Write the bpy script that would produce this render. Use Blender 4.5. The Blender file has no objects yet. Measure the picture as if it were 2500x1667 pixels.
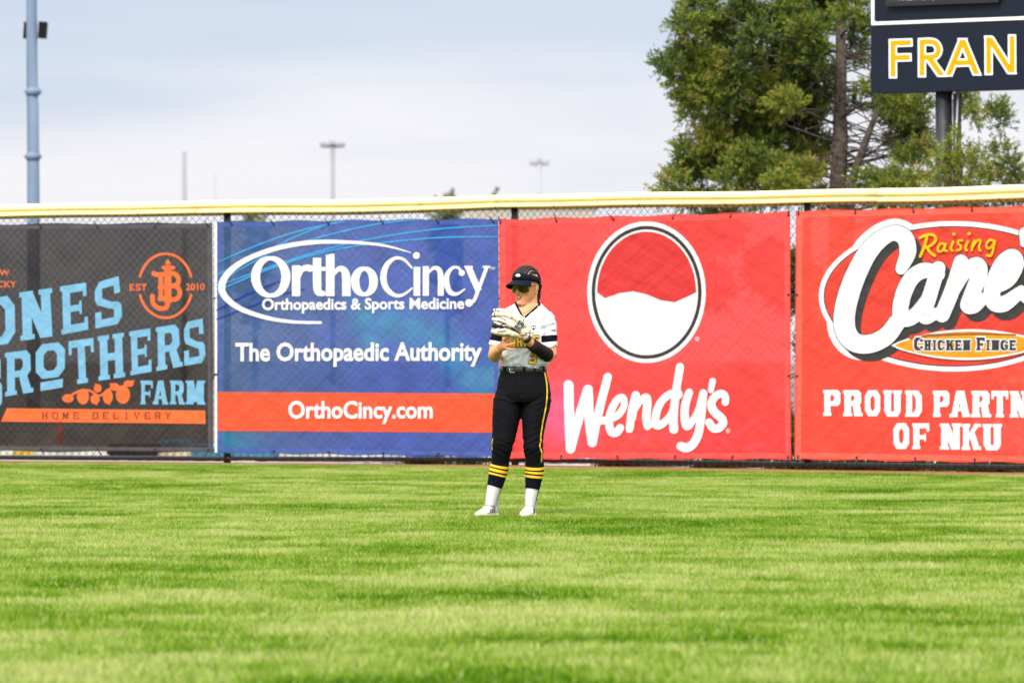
import bpy, bmesh, math, random
import numpy as np
from mathutils import Vector, Matrix, noise as mnoise
from mathutils.bvhtree import BVHTree

random.seed(7)
R = math.radians
SC = bpy.context.scene
COL = SC.collection

# ------------------------------------------------------------------ camera
F = 13889.0            # focal length in pixels of a 2500 wide frame (200 mm on 36 mm)
CX, HY = 1250.0, 880.0  # principal column, horizon row
EYE = 1.05
cam_data = bpy.data.cameras.new("camera")
cam = bpy.data.objects.new("camera", cam_data)
COL.objects.link(cam)
cam.location = (0, 0, EYE)
cam.rotation_euler = (R(90), 0, 0)
cam_data.sensor_width = 36.0
cam_data.lens = 200.0
cam_data.shift_y = (HY - 833.5) / 2500.0
cam_data.clip_start = 0.5
cam_data.clip_end = 6000
cam_data.dof.use_dof = True
cam_data.dof.focus_distance = 38.5
cam_data.dof.aperture_fstop = 6.0
SC.camera = cam

# ------------------------------------------------------------------ light
SUN_EL, SUN_AZ = R(46), R(200)      # azimuth measured clockwise from +Y (away from the camera)
world = bpy.data.worlds.new("World")
SC.world = world
world.use_nodes = True
wn, wl = world.node_tree.nodes, world.node_tree.links
wn.clear()
w_out = wn.new("ShaderNodeOutputWorld")
w_bg = wn.new("ShaderNodeBackground")
w_bg.inputs["Strength"].default_value = 0.1
sky = wn.new("ShaderNodeTexSky")
sky.sky_type = 'NISHITA'
sky.sun_disc = False
sky.sun_elevation = SUN_EL
sky.sun_rotation = SUN_AZ
sky.dust_density = 2.0
tc = wn.new("ShaderNodeTexCoord")
sep = wn.new("ShaderNodeSeparateXYZ")
wl.new(tc.outputs["Generated"], sep.inputs[0])
# thin layered cloud: the elevation is stirred by stretched noise before it picks a colour
mp = wn.new("ShaderNodeMapping")
mp.inputs["Scale"].default_value = (6.0, 6.0, 42.0)
wl.new(tc.outputs["Generated"], mp.inputs["Vector"])
nz = wn.new("ShaderNodeTexNoise")
nz.inputs["Scale"].default_value = 1.6
nz.inputs["Detail"].default_value = 4.0
nz.inputs["Roughness"].default_value = 0.5
wl.new(mp.outputs[0], nz.inputs["Vector"])
ma = wn.new("ShaderNodeMath"); ma.operation = 'MULTIPLY_ADD'
ma.inputs[1].default_value = 0.055
wl.new(nz.outputs["Fac"], ma.inputs[0])
wl.new(sep.outputs["Z"], ma.inputs[2])
sb = wn.new("ShaderNodeMath"); sb.operation = 'SUBTRACT'
sb.inputs[1].default_value = 0.0275
wl.new(ma.outputs[0], sb.inputs[0])
cr = wn.new("ShaderNodeValToRGB")
wl.new(sb.outputs[0], cr.inputs[0])
el = cr.color_ramp.elements
CLOUD = [(0.000, (5.9, 5.8, 6.1)), (0.030, (5.7, 5.65, 6.0)), (0.042, (5.05, 5.15, 5.65)),
         (0.056, (4.05, 4.5, 5.35)), (0.078, (3.35, 3.95, 5.0)), (0.20, (8.0, 8.4, 9.2)),
         (0.6, (13.0, 13.2, 13.6)), (1.0, (16.0, 16.0, 16.0))]
el[0].position = CLOUD[0][0]; el[0].color = (*CLOUD[0][1], 1)
el[1].position = CLOUD[-1][0]; el[1].color = (*CLOUD[-1][1], 1)
for p_, c_ in CLOUD[1:-1]:
    e_ = el.new(p_); e_.color = (*c_, 1)
mx = wn.new("ShaderNodeMixRGB")
mx.inputs[0].default_value = 0.90       # nearly closed cloud cover over the clear sky
wl.new(sky.outputs[0], mx.inputs[1])
wl.new(cr.outputs[0], mx.inputs[2])
wl.new(mx.outputs[0], w_bg.inputs["Color"])
wl.new(w_bg.outputs[0], w_out.inputs[0])

sun_data = bpy.data.lights.new("sun", 'SUN')
sun_data.energy = 2.3
sun_data.angle = R(16)
sun_data.color = (1.0, 0.95, 0.87)
sun = bpy.data.objects.new("sun", sun_data)
COL.objects.link(sun)
sd = Vector((math.sin(SUN_AZ) * math.cos(SUN_EL), math.cos(SUN_AZ) * math.cos(SUN_EL), math.sin(SUN_EL)))
sun.rotation_euler = sd.to_track_quat('Z', 'Y').to_euler()
sun.location = (0, -20, 30)

vs = SC.view_settings
vs.view_transform = 'Standard'
vs.look = 'None'
vs.exposure = 0.75
vs.gamma = 1.0
SC.cycles.max_bounces = 6
SC.cycles.transparent_max_bounces = 12
SC.cycles.use_denoising = True

# ------------------------------------------------------------------ helpers
def srgb(r, g, b):
    f = lambda c: (c / 255 / 12.92) if c <= 10 else (((c / 255) + 0.055) / 1.055) ** 2.4
    return (f(r), f(g), f(b))

def empty(name, loc, label, cat, group=None):
    o = bpy.data.objects.new(name, None)
    COL.objects.link(o)
    o.location = loc
    o.empty_display_size = 0.1
    o["label"] = label
    o["category"] = cat
    if group:
        o["group"] = group
    return o

def tag(o, label, cat, group=None):
    o["label"] = label; o["category"] = cat
    if group:
        o["group"] = group
    return o

class MB:
    """collects vertices (world space) and faces of ONE mesh object"""
    def __init__(self):
        self.v, self.f, self.m = [], [], []
    def add(self, verts, faces, mat=0):
        b = len(self.v)
        self.v += [Vector(p) for p in verts]
        self.f += [tuple(i + b for i in fc) for fc in faces]
        self.m += [mat] * len(faces)
    def box(self, c, s, mat=0, rot=None):
        x, y, z = s[0] / 2, s[1] / 2, s[2] / 2
        vs_ = [Vector((i, j, k)) for i in (-x, x) for j in (-y, y) for k in (-z, z)]
        if rot is not None:
            vs_ = [rot @ p for p in vs_]
        self.add([p + Vector(c) for p in vs_],
                 [(0, 1, 3, 2), (4, 6, 7, 5), (0, 4, 5, 1), (2, 3, 7, 6), (0, 2, 6, 4), (1, 5, 7, 3)], mat)
    def sweep(self, pts, radii, n=16, ref=(0, 1, 0), mats=None, cap=True, flat=None, mat=0, hollow=0.0):
        """closed tube along pts; radii (a, b): a across ref, b along ref"""
        pts = [Vector(p) for p in pts]
        base = len(self.v)
        ref = Vector(ref)
        N = len(pts)
        for i, p in enumerate(pts):
            t = (pts[min(i + 1, N - 1)] - pts[max(i - 1, 0)])
            if flat is not None:
                t = Vector(flat)
            t.normalize()
            s = ref.cross(t)
            if s.length < 1e-4:
                s = Vector((1, 0, 0)).cross(t)
            s.normalize()
            u = t.cross(s).normalized()
            r = radii[i] if isinstance(radii[i], (tuple, list)) else (radii[i], radii[i])
            for k in range(n):
                a = 2 * math.pi * k / n
                self.v.append(p + s * (r[0] * math.cos(a)) + u * (r[1] * math.sin(a)))
        for i in range(N - 1):
            for k in range(n):
                k2 = (k + 1) % n
                self.f.append((base + i * n + k, base + i * n + k2, base + (i + 1) * n + k2, base + (i + 1) * n + k))
                self.m.append(mats[i] if mats else mat)
        if cap:
            self.f.append(tuple(base + k for k in range(n - 1, -1, -1)))
            self.m.append(mats[0] if mats else mat)
            self.f.append(tuple(base + (N - 1) * n + k for k in range(n)))
            self.m.append(mats[-1] if mats else mat)
    def ball(self, c, r, n=12, mat=0, rot=None):
        c = Vector(c)
        r = r if isinstance(r, (tuple, list)) else (r, r, r)
        vs_, fs = [], []
        m_ = max(4, n // 2)
        vs_.append(Vector((0, 0, -r[2])))
        for i in range(1, m_):
            th = -math.pi / 2 + math.pi * i / m_
            for k in range(n):
                a = 2 * math.pi * k / n
                vs_.append(Vector((r[0] * math.cos(th) * math.cos(a), r[1] * math.cos(th) * math.sin(a), r[2] * math.sin(th))))
        vs_.append(Vector((0, 0, r[2])))
        for k in range(n):
            fs.append((0, 1 + (k + 1) % n, 1 + k))
            fs.append((len(vs_) - 1, 1 + (m_ - 2) * n + k, 1 + (m_ - 2) * n + (k + 1) % n))
        for i in range(m_ - 2):
            for k in range(n):
                a_, b_ = 1 + i * n, 1 + (i + 1) * n
                fs.append((a_ + k, a_ + (k + 1) % n, b_ + (k + 1) % n, b_ + k))
        if rot is not None:
            vs_ = [rot @ p for p in vs_]
        self.add([p + c for p in vs_], fs, mat)
    def build(self, name, mats, parent=None, smooth=True, loc=None):
        org = Vector(loc) if loc is not None else (wloc(parent) if parent is not None else Vector((0, 0, 0)))
        me = bpy.data.meshes.new(name)
        me.from_pydata([p - org for p in self.v], [], self.f)
        mats = mats if isinstance(mats, (list, tuple)) else [mats]
        for m_ in mats:
            me.materials.append(m_)
        if len(mats) > 1:
            me.polygons.foreach_set("material_index", self.m)
        if smooth:
            me.polygons.foreach_set("use_smooth", [True] * len(self.f))
        me.update()
        o = bpy.data.objects.new(name, me)
        COL.objects.link(o)
        if parent is not None:
            o.parent = parent
            o.location = org - wloc(parent)
        else:
            o.location = org
        return o

def wloc(o):
    p = Vector((0, 0, 0))
    while o is not None:
        p += o.location
        o = o.parent
    return p

def fuse(mb, voxel, smooth=4, sub=False, adapt=0.0):
    """one continuous skin over overlapping closed shapes; returns (verts, faces)"""
    me = bpy.data.meshes.new("tmp")
    me.from_pydata(mb.v, [], mb.f)
    bm = bmesh.new(); bm.from_mesh(me)
    bmesh.ops.recalc_face_normals(bm, faces=bm.faces[:])
    bm.to_mesh(me); bm.free()
    o = bpy.data.objects.new("tmp", me)
    COL.objects.link(o)
    md = o.modifiers.new("r", 'REMESH')
    md.mode = 'VOXEL'; md.voxel_size = voxel; md.adaptivity = adapt
    if smooth:
        ms = o.modifiers.new("s", 'SMOOTH'); ms.factor = 0.5; ms.iterations = smooth
    dg = bpy.context.evaluated_depsgraph_get()
    dg.update()
    m2 = bpy.data.meshes.new_from_object(o.evaluated_get(dg))
    vs_ = [v.co.copy() for v in m2.vertices]
    fs = [tuple(p.vertices) for p in m2.polygons]
    bpy.data.objects.remove(o)
    bpy.data.meshes.remove(me); bpy.data.meshes.remove(m2)
    out = MB(); out.v = vs_; out.f = fs; out.m = [0] * len(fs)
    return out

def normals(mb):
    n = [Vector((0, 0, 0)) for _ in mb.v]
    for f_ in mb.f:
        a, b, c = mb.v[f_[0]], mb.v[f_[1]], mb.v[f_[2]]
        k = (b - a).cross(c - a)
        for i in f_:
            n[i] += k
    return [x.normalized() for x in n]

# ------------------------------------------------------------------ materials
def mat(name, color, rough=0.6, metal=0.0, spec=0.5, vary=0.0, vscale=20.0, bump=0.0, bscale=60.0,
        trans=0.0, sss=0.0, coat=0.0, emit=None):
    m = bpy.data.materials.new(name)
    m.use_nodes = True
    nt = m.node_tree; nd = nt.nodes; lk = nt.links
    b = nd["Principled BSDF"]
    b.inputs["Base Color"].default_value = (*color, 1)
    b.inputs["Roughness"].default_value = rough
    b.inputs["Metallic"].default_value = metal
    b.inputs["Specular IOR Level"].default_value = spec
    if sss:
        b.inputs["Subsurface Weight"].default_value = sss
        b.inputs["Subsurface Radius"].default_value = (0.012, 0.005, 0.003)
        b.inputs["Subsurface Scale"].default_value = 1.0
    if coat:
        b.inputs["Coat Weight"].default_value = coat
    if emit:
        b.inputs["Emission Color"].default_value = (*emit[0], 1)
        b.inputs["Emission Strength"].default_value = emit[1]
    co = nd.new("ShaderNodeTexCoord")
    if vary:
        n_ = nd.new("ShaderNodeTexNoise"); n_.inputs["Scale"].default_value = vscale; n_.inputs["Detail"].default_value = 5
        lk.new(co.outputs["Object"], n_.inputs["Vector"])
        rp = nd.new("ShaderNodeValToRGB")
        rp.color_ramp.elements[0].position = 0.3; rp.color_ramp.elements[1].position = 0.7
        rp.color_ramp.elements[0].color = (*[max(0, c * (1 - vary)) for c in color], 1)
        rp.color_ramp.elements[1].color = (*[min(1, c * (1 + vary)) for c in color], 1)
        lk.new(n_.outputs["Fac"], rp.inputs[0]); lk.new(rp.outputs[0], b.inputs["Base Color"])
    if bump:
        n2 = nd.new("ShaderNodeTexNoise"); n2.inputs["Scale"].default_value = bscale; n2.inputs["Detail"].default_value = 4
        lk.new(co.outputs["Object"], n2.inputs["Vector"])
        bp = nd.new("ShaderNodeBump"); bp.inputs["Strength"].default_value = 1.0; bp.inputs["Distance"].default_value = bump
        lk.new(n2.outputs["Fac"], bp.inputs["Height"]); lk.new(bp.outputs[0], b.inputs["Normal"])
    return m

def vinyl(name, color, clear=0.08, attr=False, glow=0.15):
    """printed mesh vinyl: folds as bump, a little see-through"""
    m = bpy.data.materials.new(name)
    m.use_nodes = True
    nt = m.node_tree; nd = nt.nodes; lk = nt.links
    b = nd["Principled BSDF"]; out = nd["Material Output"]
    b.inputs["Roughness"].default_value = 0.48
    b.inputs["Specular IOR Level"].default_value = 0.22
    co = nd.new("ShaderNodeTexCoord")
    mp1 = nd.new("ShaderNodeMapping"); mp1.vector_type = 'TEXTURE'; mp1.inputs["Rotation"].default_value = (0, R(-42), 0)
    mp1.inputs["Scale"].default_value = (1.1, 1.0, .16)
    lk.new(co.outputs["Object"], mp1.inputs["Vector"])
    n1 = nd.new("ShaderNodeTexNoise"); n1.inputs["Scale"].default_value = 1.7; n1.inputs["Detail"].default_value = 3
    n1.inputs["Roughness"].default_value = 0.45
    lk.new(mp1.outputs[0], n1.inputs["Vector"])
    mp2 = nd.new("ShaderNodeMapping"); mp2.vector_type = 'TEXTURE'; mp2.inputs["Rotation"].default_value = (0, R(30), 0)
    mp2.inputs["Scale"].default_value = (1.3, 1.0, .3)
    lk.new(co.outputs["Object"], mp2.inputs["Vector"])
    n2 = nd.new("ShaderNodeTexNoise"); n2.inputs["Scale"].default_value = 2.3; n2.inputs["Detail"].default_value = 3
    lk.new(mp2.outputs[0], n2.inputs["Vector"])
    ad = nd.new("ShaderNodeMath"); ad.operation = 'ADD'
    lk.new(n1.outputs["Fac"], ad.inputs[0]); lk.new(n2.outputs["Fac"], ad.inputs[1])
    bp = nd.new("ShaderNodeBump"); bp.inputs["Strength"].default_value = 1.0; bp.inputs["Distance"].default_value = 0.017
    lk.new(ad.outputs[0], bp.inputs["Height"]); lk.new(bp.outputs[0], b.inputs["Normal"])
    if attr:
        a = nd.new("ShaderNodeAttribute"); a.attribute_name = "ink"
        lk.new(a.outputs["Color"], b.inputs["Base Color"])
    else:
        b.inputs["Base Color"].default_value = (*color, 1)
    tr = nd.new("ShaderNodeBsdfTransparent")
    tl = nd.new("ShaderNodeBsdfTranslucent")
    if attr:
        lk.new(a.outputs["Color"], tl.inputs["Color"])
    else:
        tl.inputs["Color"].default_value = (*color, 1)
    m1 = nd.new("ShaderNodeMixShader"); m1.inputs[0].default_value = glow
    lk.new(b.outputs[0], m1.inputs[1]); lk.new(tl.outputs[0], m1.inputs[2])
    m2 = nd.new("ShaderNodeMixShader"); m2.inputs[0].default_value = clear
    lk.new(m1.outputs[0], m2.inputs[1]); lk.new(tr.outputs[0], m2.inputs[2])
    lk.new(m2.outputs[0], out.inputs[0])
    return m

# ------------------------------------------------------------------ flat artwork tools
class Plane:
    """vertical plane through two ground points; the photograph's pixels are measured on it"""
    def __init__(self, a, b):
        self.a = Vector(a); self.b = Vector(b)
        self.u = (self.b - self.a).normalized()
        self.n = Vector((self.u.y, -self.u.x, 0))          # towards the field
        self.rise = 0.0
    def at(self, px, py, off=0.0):
        d = Vector(((px - CX) / F, 1.0, -(py - HY) / F))
        c = Vector((0, 0, EYE))
        t = (off - (c - self.a).dot(self.n)) / d.dot(self.n)
        return c + d * t
    def uz(self, u, z, off=0.0):
        return self.a + self.u * u + self.n * off + Vector((0, 0, z))

def gpt(px, d, z=0.0):
    return Vector(((px - CX) / F * d, d, z))

class Art:
    """polygons drawn in zoomed pixel coordinates on a plane, each a hair above the one before"""
    def __init__(self, plane, ox, oy, sc, off):
        self.pl, self.ox, self.oy, self.sc, self.off = plane, ox, oy, sc, off
        self.k = 0
        self.mb = {}
    def P(self, x, y, d=0.0):
        return self.pl.at(self.ox + x / self.sc, self.oy + y / self.sc, self.off + d)
    def step(self):
        self.k += 1
        return self.k * 0.00012
    def get(self, key):
        return self.mb.setdefault(key, MB())
    def poly(self, key, pts):
        d = self.step()
        self.get(key).add([self.P(x, y, d) for x, y in pts], [tuple(range(len(pts)))])
    def strip(self, key, left, right):
        d = self.step()
        n = len(left)
        vs_ = []
        for i in range(n):
            e = d + i * 0.000006
            vs_ += [self.P(*left[i], e), self.P(*right[i], e)]
        self.get(key).add(vs_, [(2 * i, 2 * i + 1, 2 * i + 3, 2 * i + 2) for i in range(n - 1)])
    def stroke(self, key, pts, w, smooth=True, cap='round', closed=False, ext=0.0, dx=0, dy=0, grow=0.0):
        pts = [(x + dx, y + dy) for x, y in pts]
        ws = list(w) if isinstance(w, (list, tuple)) else [w] * len(pts)
        ws = [q + grow for q in ws]
        if closed:
            pts = pts + [pts[0]]; ws = ws + [ws[0]]
        if smooth and len(pts) > 2:
            P_, W_ = [], []
            n = len(pts)
            for i in range(n - 1):
                if closed:
                    p0, p3 = pts[(i - 1) % (n - 1)], pts[(i + 2) % (n - 1)]
                else:
                    p0, p3 = pts[max(i - 1, 0)], pts[min(i + 2, n - 1)]
                p1, p2 = pts[i], pts[i + 1]
                for s in range(8):
                    t = s / 8
                    f0, f1, f2, f3 = -.5*t+t*t-.5*t**3, 1-2.5*t*t+1.5*t**3, .5*t+2*t*t-1.5*t**3, -.5*t*t+.5*t**3
                    P_.append((f0*p0[0]+f1*p1[0]+f2*p2[0]+f3*p3[0], f0*p0[1]+f1*p1[1]+f2*p2[1]+f3*p3[1]))
                    W_.append(ws[i] * (1 - t) + ws[i + 1] * t)
            P_.append(pts[-1]); W_.append(ws[-1])
            pts, ws = P_, W_
        if not smooth and len(pts) > 2:
            for i in range(len(pts) - 1):
                self.stroke(key, [pts[i], pts[i + 1]], [ws[i], ws[i + 1]], cap=cap, ext=ext)
            return
        L, Rr = [], []
        n = len(pts)
        for i in range(n):
            if closed and i in (0, n - 1):
                a, b = pts[n - 2], pts[1]
            else:
                a, b = pts[max(i - 1, 0)], pts[min(i + 1, n - 1)]
            tx, ty = b[0] - a[0], b[1] - a[1]
            l = math.hypot(tx, ty) or 1
            tx, ty = tx / l, ty / l
            x, y = pts[i]
            if ext and i == 0: x, y = x - tx * ext, y - ty * ext
            if ext and i == n - 1: x, y = x + tx * ext, y + ty * ext
            h = ws[i] / 2
            L.append((x + ty * h, y - tx * h)); Rr.append((x - ty * h, y + tx * h))
        self.strip(key, L, Rr)
        if cap == 'round' and not closed:
            for i in (0, n - 1):
                self.disc(key, pts[i][0], pts[i][1], ws[i] / 2)
    def disc(self, key, x, y, rx, ry=None, n=28):
        ry = rx if ry is None else ry
        self.poly(key, [(x + rx * math.cos(2 * math.pi * i / n), y + ry * math.sin(2 * math.pi * i / n)) for i in range(n)])
    def quadmap(self, q):
        """unit square (0,0 lower left) into four zoomed-pixel corners TL TR BR BL"""
        (ax, ay), (bx, by), (cx, cy), (dx, dy) = q
        def f(s, t):
            x = (dx * (1 - s) + cx * s) * (1 - t) + (ax * (1 - s) + bx * s) * t
            y = (dy * (1 - s) + cy * s) * (1 - t) + (ay * (1 - s) + by * s) * t
            return x, y
        return f
    def text(self, key, s, q, bold=0.0, shear=0.0):
        vs_, fs = text_shape(s, bold, shear)
        f = self.quadmap(q)
        d = self.step()
        self.get(key).add([self.P(*f(x, y), d) for x, y in vs_], fs)
    def slab(self, key, ch, q, s=0.3, t=0.2, serif=0.08, grow=0.0):
        f = self.quadmap(q)
        for i, pl_ in enumerate(slab_shapes(ch, s, t, serif, grow)):
            d = self.k * 0.00012 + i * 0.00008
            self.get(key).add([self.P(*f(x, y), d) for x, y in pl_], [tuple(range(len(pl_)))])
    def build(self, parent, names, mats):
        out = {}
        for key, m_ in self.mb.items():
            out[key] = m_.build(names.get(key, key), mats[key], parent, smooth=False)
        return out

_tcache = {}
def text_shape(s, bold=0.0, shear=0.0):
    k = (s, bold, shear)
    if k in _tcache:
        return _tcache[k]
    cu = bpy.data.curves.new("t", 'FONT')
    cu.body = s
    cu.offset = bold
    cu.shear = shear
    cu.resolution_u = 3
    cu.dimensions = '2D'
    cu.fill_mode = 'FRONT'
    o = bpy.data.objects.new("t", cu)
    COL.objects.link(o)
    dg = bpy.context.evaluated_depsgraph_get(); dg.update()
    me = bpy.data.meshes.new_from_object(o.evaluated_get(dg))
    V = [(v.co.x, v.co.y) for v in me.vertices]
    Fc = [tuple(p.vertices) for p in me.polygons]
    bpy.data.objects.remove(o); bpy.data.curves.remove(cu); bpy.data.meshes.remove(me)
    x0, x1 = min(v[0] for v in V), max(v[0] for v in V)
    y0, y1 = min(v[1] for v in V), max(v[1] for v in V)
    V = [((x - x0) / (x1 - x0), (y - y0) / (y1 - y0)) for x, y in V]
    _tcache[k] = (V, Fc)
    return _tcache[k]

def slab_shapes(ch, s, t, q, g):
    """block letters with slab feet in a unit square; s stem width, t bar height, q foot overhang, g outline growth"""
    out = []
    def rect(x0, y0, x1, y1):
        out.append([(x0 - g, y0 - g), (x1 + g, y0 - g), (x1 + g, y1 + g), (x0 - g, y1 + g)])
    def para(xa, xb, w):             # slanted bar from bottom xa to top xb
        out.append([(xa - w / 2 - g, 0 - g), (xa + w / 2 + g, 0 - g), (xb + w / 2 + g, 1 + g), (xb - w / 2 - g, 1 + g)])
    f = t * 0.62
    def stem(x0, top=True, bot=True):
        rect(x0, 0, x0 + s, 1)
        if bot: rect(x0 - q, 0, x0 + s + q, f)
        if top: rect(x0 - q, 1 - f, x0 + s + q, 1)
    def ring(x0, y0, x1, y1, c=0.22, sides='ltrb'):
        cx_, cy_ = c * (x1 - x0), c * (y1 - y0) * 1.0
        o_ = [(x0 + cx_, y0), (x1 - cx_, y0), (x1, y0 + cy_), (x1, y1 - cy_), (x1 - cx_, y1), (x0 + cx_, y1), (x0, y1 - cy_), (x0, y0 + cy_)]
        ci, cj = cx_ * 0.55, cy_ * 0.55
        a0, b0, a1, b1 = x0 + s, y0 + t, x1 - s, y1 - t
        i_ = [(a0 + ci, b0), (a1 - ci, b0), (a1, b0 + cj), (a1, b1 - cj), (a1 - ci, b1), (a0 + ci, b1), (a0, b1 - cj), (a0, b0 + cj)]
        mx_, my_ = (x0 + x1) / 2, (y0 + y1) / 2
        def ex(p, sg):
            l = math.hypot(p[0] - mx_, p[1] - my_) or 1
            return (p[0] + sg * g * (p[0] - mx_) / l * 1.2, p[1] + sg * g * (p[1] - my_) / l * 1.2)
        o_ = [ex(p, 1) for p in o_]; i_ = [ex(p, -1) for p in i_]
        use = {'b': [7, 0, 1][1:2] , 'r': [2], 't': [4], 'l': [6]}
        segs = set()
        corner = {('b', 'r'): 1, ('r', 't'): 3, ('t', 'l'): 5, ('l', 'b'): 7}
        for k_ in sides: segs |= set(use[k_])
        for (a, b), k_ in corner.items():
            if a in sides and b in sides: segs.add(k_)
        for k_ in segs:
            k2 = (k_ + 1) % 8
            out.append([o_[k_], o_[k2], i_[k2], i_[k_]])
    if ch in 'O0Q': ring(0, 0, 1, 1)
    elif ch == 'C': ring(0, 0, 1, 1, sides='tlb'); ring(0, 0, 1, 1); del out[-8:]; rect(1 - s, .66, 1, .86); rect(1 - s, .14, 1, .32)
    elif ch == 'G': ring(0, 0, 1, 1, sides='tlb'); rect(1 - s, .66, 1, .86); rect(1 - s, .08, 1, .45); rect(.5, .38, 1, .38 + t * .8)
    elif ch == 'U': ring(q, 0, 1 - q, 1.35, c=.18, sides='lb'); ring(q, 0, 1 - q, 1.35, c=.18, sides='rb'); out[:] = []; \
        (rect(q, .2, q + s, 1), rect(1 - q - s, .2, 1 - q, 1), rect(0, 1 - f, s + 2 * q, 1), rect(1 - s - 2 * q, 1 - f, 1, 1),
         out.append([(q - g, .2), (q + s + g, .2), (q + s + .04, t), (.22, -g)]), out.append([(1 - q + g, .2), (.78, -g), (1 - q - s - .04, t), (1 - q - s - g, .2)]),
         rect(.22, 0, .78, t))
    elif ch == 'D': stem(q); ring(q, 0, 1, 1, sides='tr'); ring(q, 0, 1, 1, sides='rb')
    elif ch == 'P': stem(q); rect(q + s * .6, 1 - t, .8, 1); rect(q + s * .6, .38, .8, .38 + t * .9); ring(.25, .38, 1, 1, c=.2, sides='tr'); ring(.25, .38, 1, 1, c=.2, sides='rb')
    elif ch == 'R': stem(q); rect(q + s * .6, 1 - t, .76, 1); rect(q + s * .6, .4, .76, .4 + t * .9); ring(.22, .4, .96, 1, c=.2, sides='tr'); ring(.22, .4, .96, 1, c=.2, sides='rb'); \
        out.append([(.5 - g, .46), (.5 + s * 1.05 + g, .46), (1.0 + g, -g), (.98 - s * 1.1 - g, -g)]); rect(.98 - s, 0, 1.04, f)
    elif ch == 'B': stem(q); [ring(.2, a, .96 + b, c_, c=.2, sides=sd_) for a, b, c_ in ((.46, 0, 1), (0, .04, .54)) for sd_ in ('tr', 'rb')]; \
        [rect(q + s * .5, y, .7, y + t * .9) for y in (0, .46, 1 - t * .9)]
    elif ch == 'H': stem(q); stem(1 - q - s); rect(q + s * .5, .5 - t / 2, 1 - q - s * .5, .5 + t / 2)
    elif ch == 'I': stem(.5 - s / 2)
    elif ch == 'E': stem(q); rect(q, 1 - t, .97, 1); rect(q, 0, 1, t); rect(q, .5 - t * .4, .78, .5 + t * .4); rect(.97 - t * .8, .72, .97, 1); rect(1 - t * .8, 0, 1, .28); rect(.78 - t * .5, .36, .78, .64)
    elif ch == 'F': stem(q); rect(q, 1 - t, 1, 1); rect(q, .46 - t * .4, .8, .46 + t * .4); rect(1 - t * .8, .68, 1, 1); rect(.8 - t * .5, .3, .8, .6)
    elif ch == 'T': stem(.5 - s / 2, top=False); rect(0, 1 - t, 1, 1); rect(0, .68, t * .7, 1); rect(1 - t * .7, .68, 1, 1)
    elif ch == 'L': stem(q); rect(q, 0, 1, t); rect(1 - t * .8, 0, 1, .32)
    elif ch == 'N': w_ = s * 1.15; stem(q, bot=True); stem(1 - q - s * .9, bot=False, top=True); out.append([(q - g, 1 + g), (q + w_ + g, 1 + g), (1 - q + g, -g), (1 - q - w_ - g, -g)])
    elif ch == 'M': stem(q * .6); stem(1 - q * .6 - s); out.append([(q, 1), (q + s * 1.1, 1), (.5 + s * .45, .1), (.5 - s * .45, .1)]); out.append([(1 - q, 1), (1 - q - s * 1.1, 1), (.5 - s * .45, .1), (.5 + s * .45, .1)])
    elif ch == 'A': para(s * .5 + .02, .5 - s * .12, s * .9); para(1 - s * .5 - .02, .5 + s * .12, s * 1.1); rect(.24, .22, .76, .22 + t * .8); rect(-.03, 0, s + q, f); rect(1 - s - q, 0, 1.03, f)
    elif ch == 'K': stem(q); out.append([(q + s, .38), (q + s, .62), (.98 - s * .9, 1), (1 - g * 0, 1)]); out.append([(q + s + .02, .55), (q + s * 1.9, .66), (1.0, 0), (.98 - s * 1.1, 0)]); rect(.68, 1 - f, 1.02, 1); rect(.66, 0, 1.04, f)
    elif ch == 'S':
        ring(0, .5 - t / 2, 1, 1, sides='rt'); ring(0, .5 - t / 2, 1, 1, sides='tl'); ring(0, .5 - t / 2, 1, 1, sides='lb')
        ring(0, 0, 1, .5 + t / 2, sides='tr'); ring(0, 0, 1, .5 + t / 2, sides='rb'); ring(0, 0, 1, .5 + t / 2, sides='bl')
        del out[:]
        c_ = .2
        rect(c_, 1 - t, 1 - c_ * .6, 1); rect(0, .62, s, .84); out.append([(0 - g, .84), (c_, 1 + g), (c_ + .05, 1 - t), (s, .80)]); 
        out.append([(0 - g, .62), (s, .62), (.9, .42), (1 - s * .6, .30), (.08, .50)])
        rect(1 - s, .16, 1, .40); rect(c_ * .6, 0, 1 - c_, t); out.append([(1 + g, .16), (1 - s, .2), (1 - c_ - .05, t), (1 - c_, -g)])
        rect(1 - s * .8, .66, 1, 1); rect(0, 0, s * .8, .34); out.append([(1 - s, .40), (1, .40), (.92, .47), (.7, .5)])
    elif ch == 'V': para(.5, s * .5, s); para(.5, 1 - s * .5, s * .9); rect(-.03, 1 - f, s + q, 1); rect(1 - s - q, 1 - f, 1.03, 1)
    elif ch == 'W': para(.28, s * .5, s * .8); para(.28, .5, s * .7); para(.72, .5, s * .8); para(.72, 1 - s * .5, s * .7)
    elif ch == 'Y': rect(.5 - s / 2, 0, .5 + s / 2, .5); out.append([(.5 - s / 2, .4), (.5 + s / 2, .45), (s, 1), (0, 1)]); out.append([(.5 - s / 2, .45), (.5 + s / 2, .4), (1, 1), (1 - s, 1)]); rect(.5 - s / 2 - q, 0, .5 + s / 2 + q, f)
    elif ch == '3': rect(.08, 1 - t, .86, 1); rect(1 - s, .6, 1, .9); rect(.3, .5 - t / 2, .86, .5 + t / 2); rect(1 - s, .12, 1, .42); rect(.1, 0, .86, t); rect(0, .1, s * .9, .3); rect(0, .74, s * .9, .92); \
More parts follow.
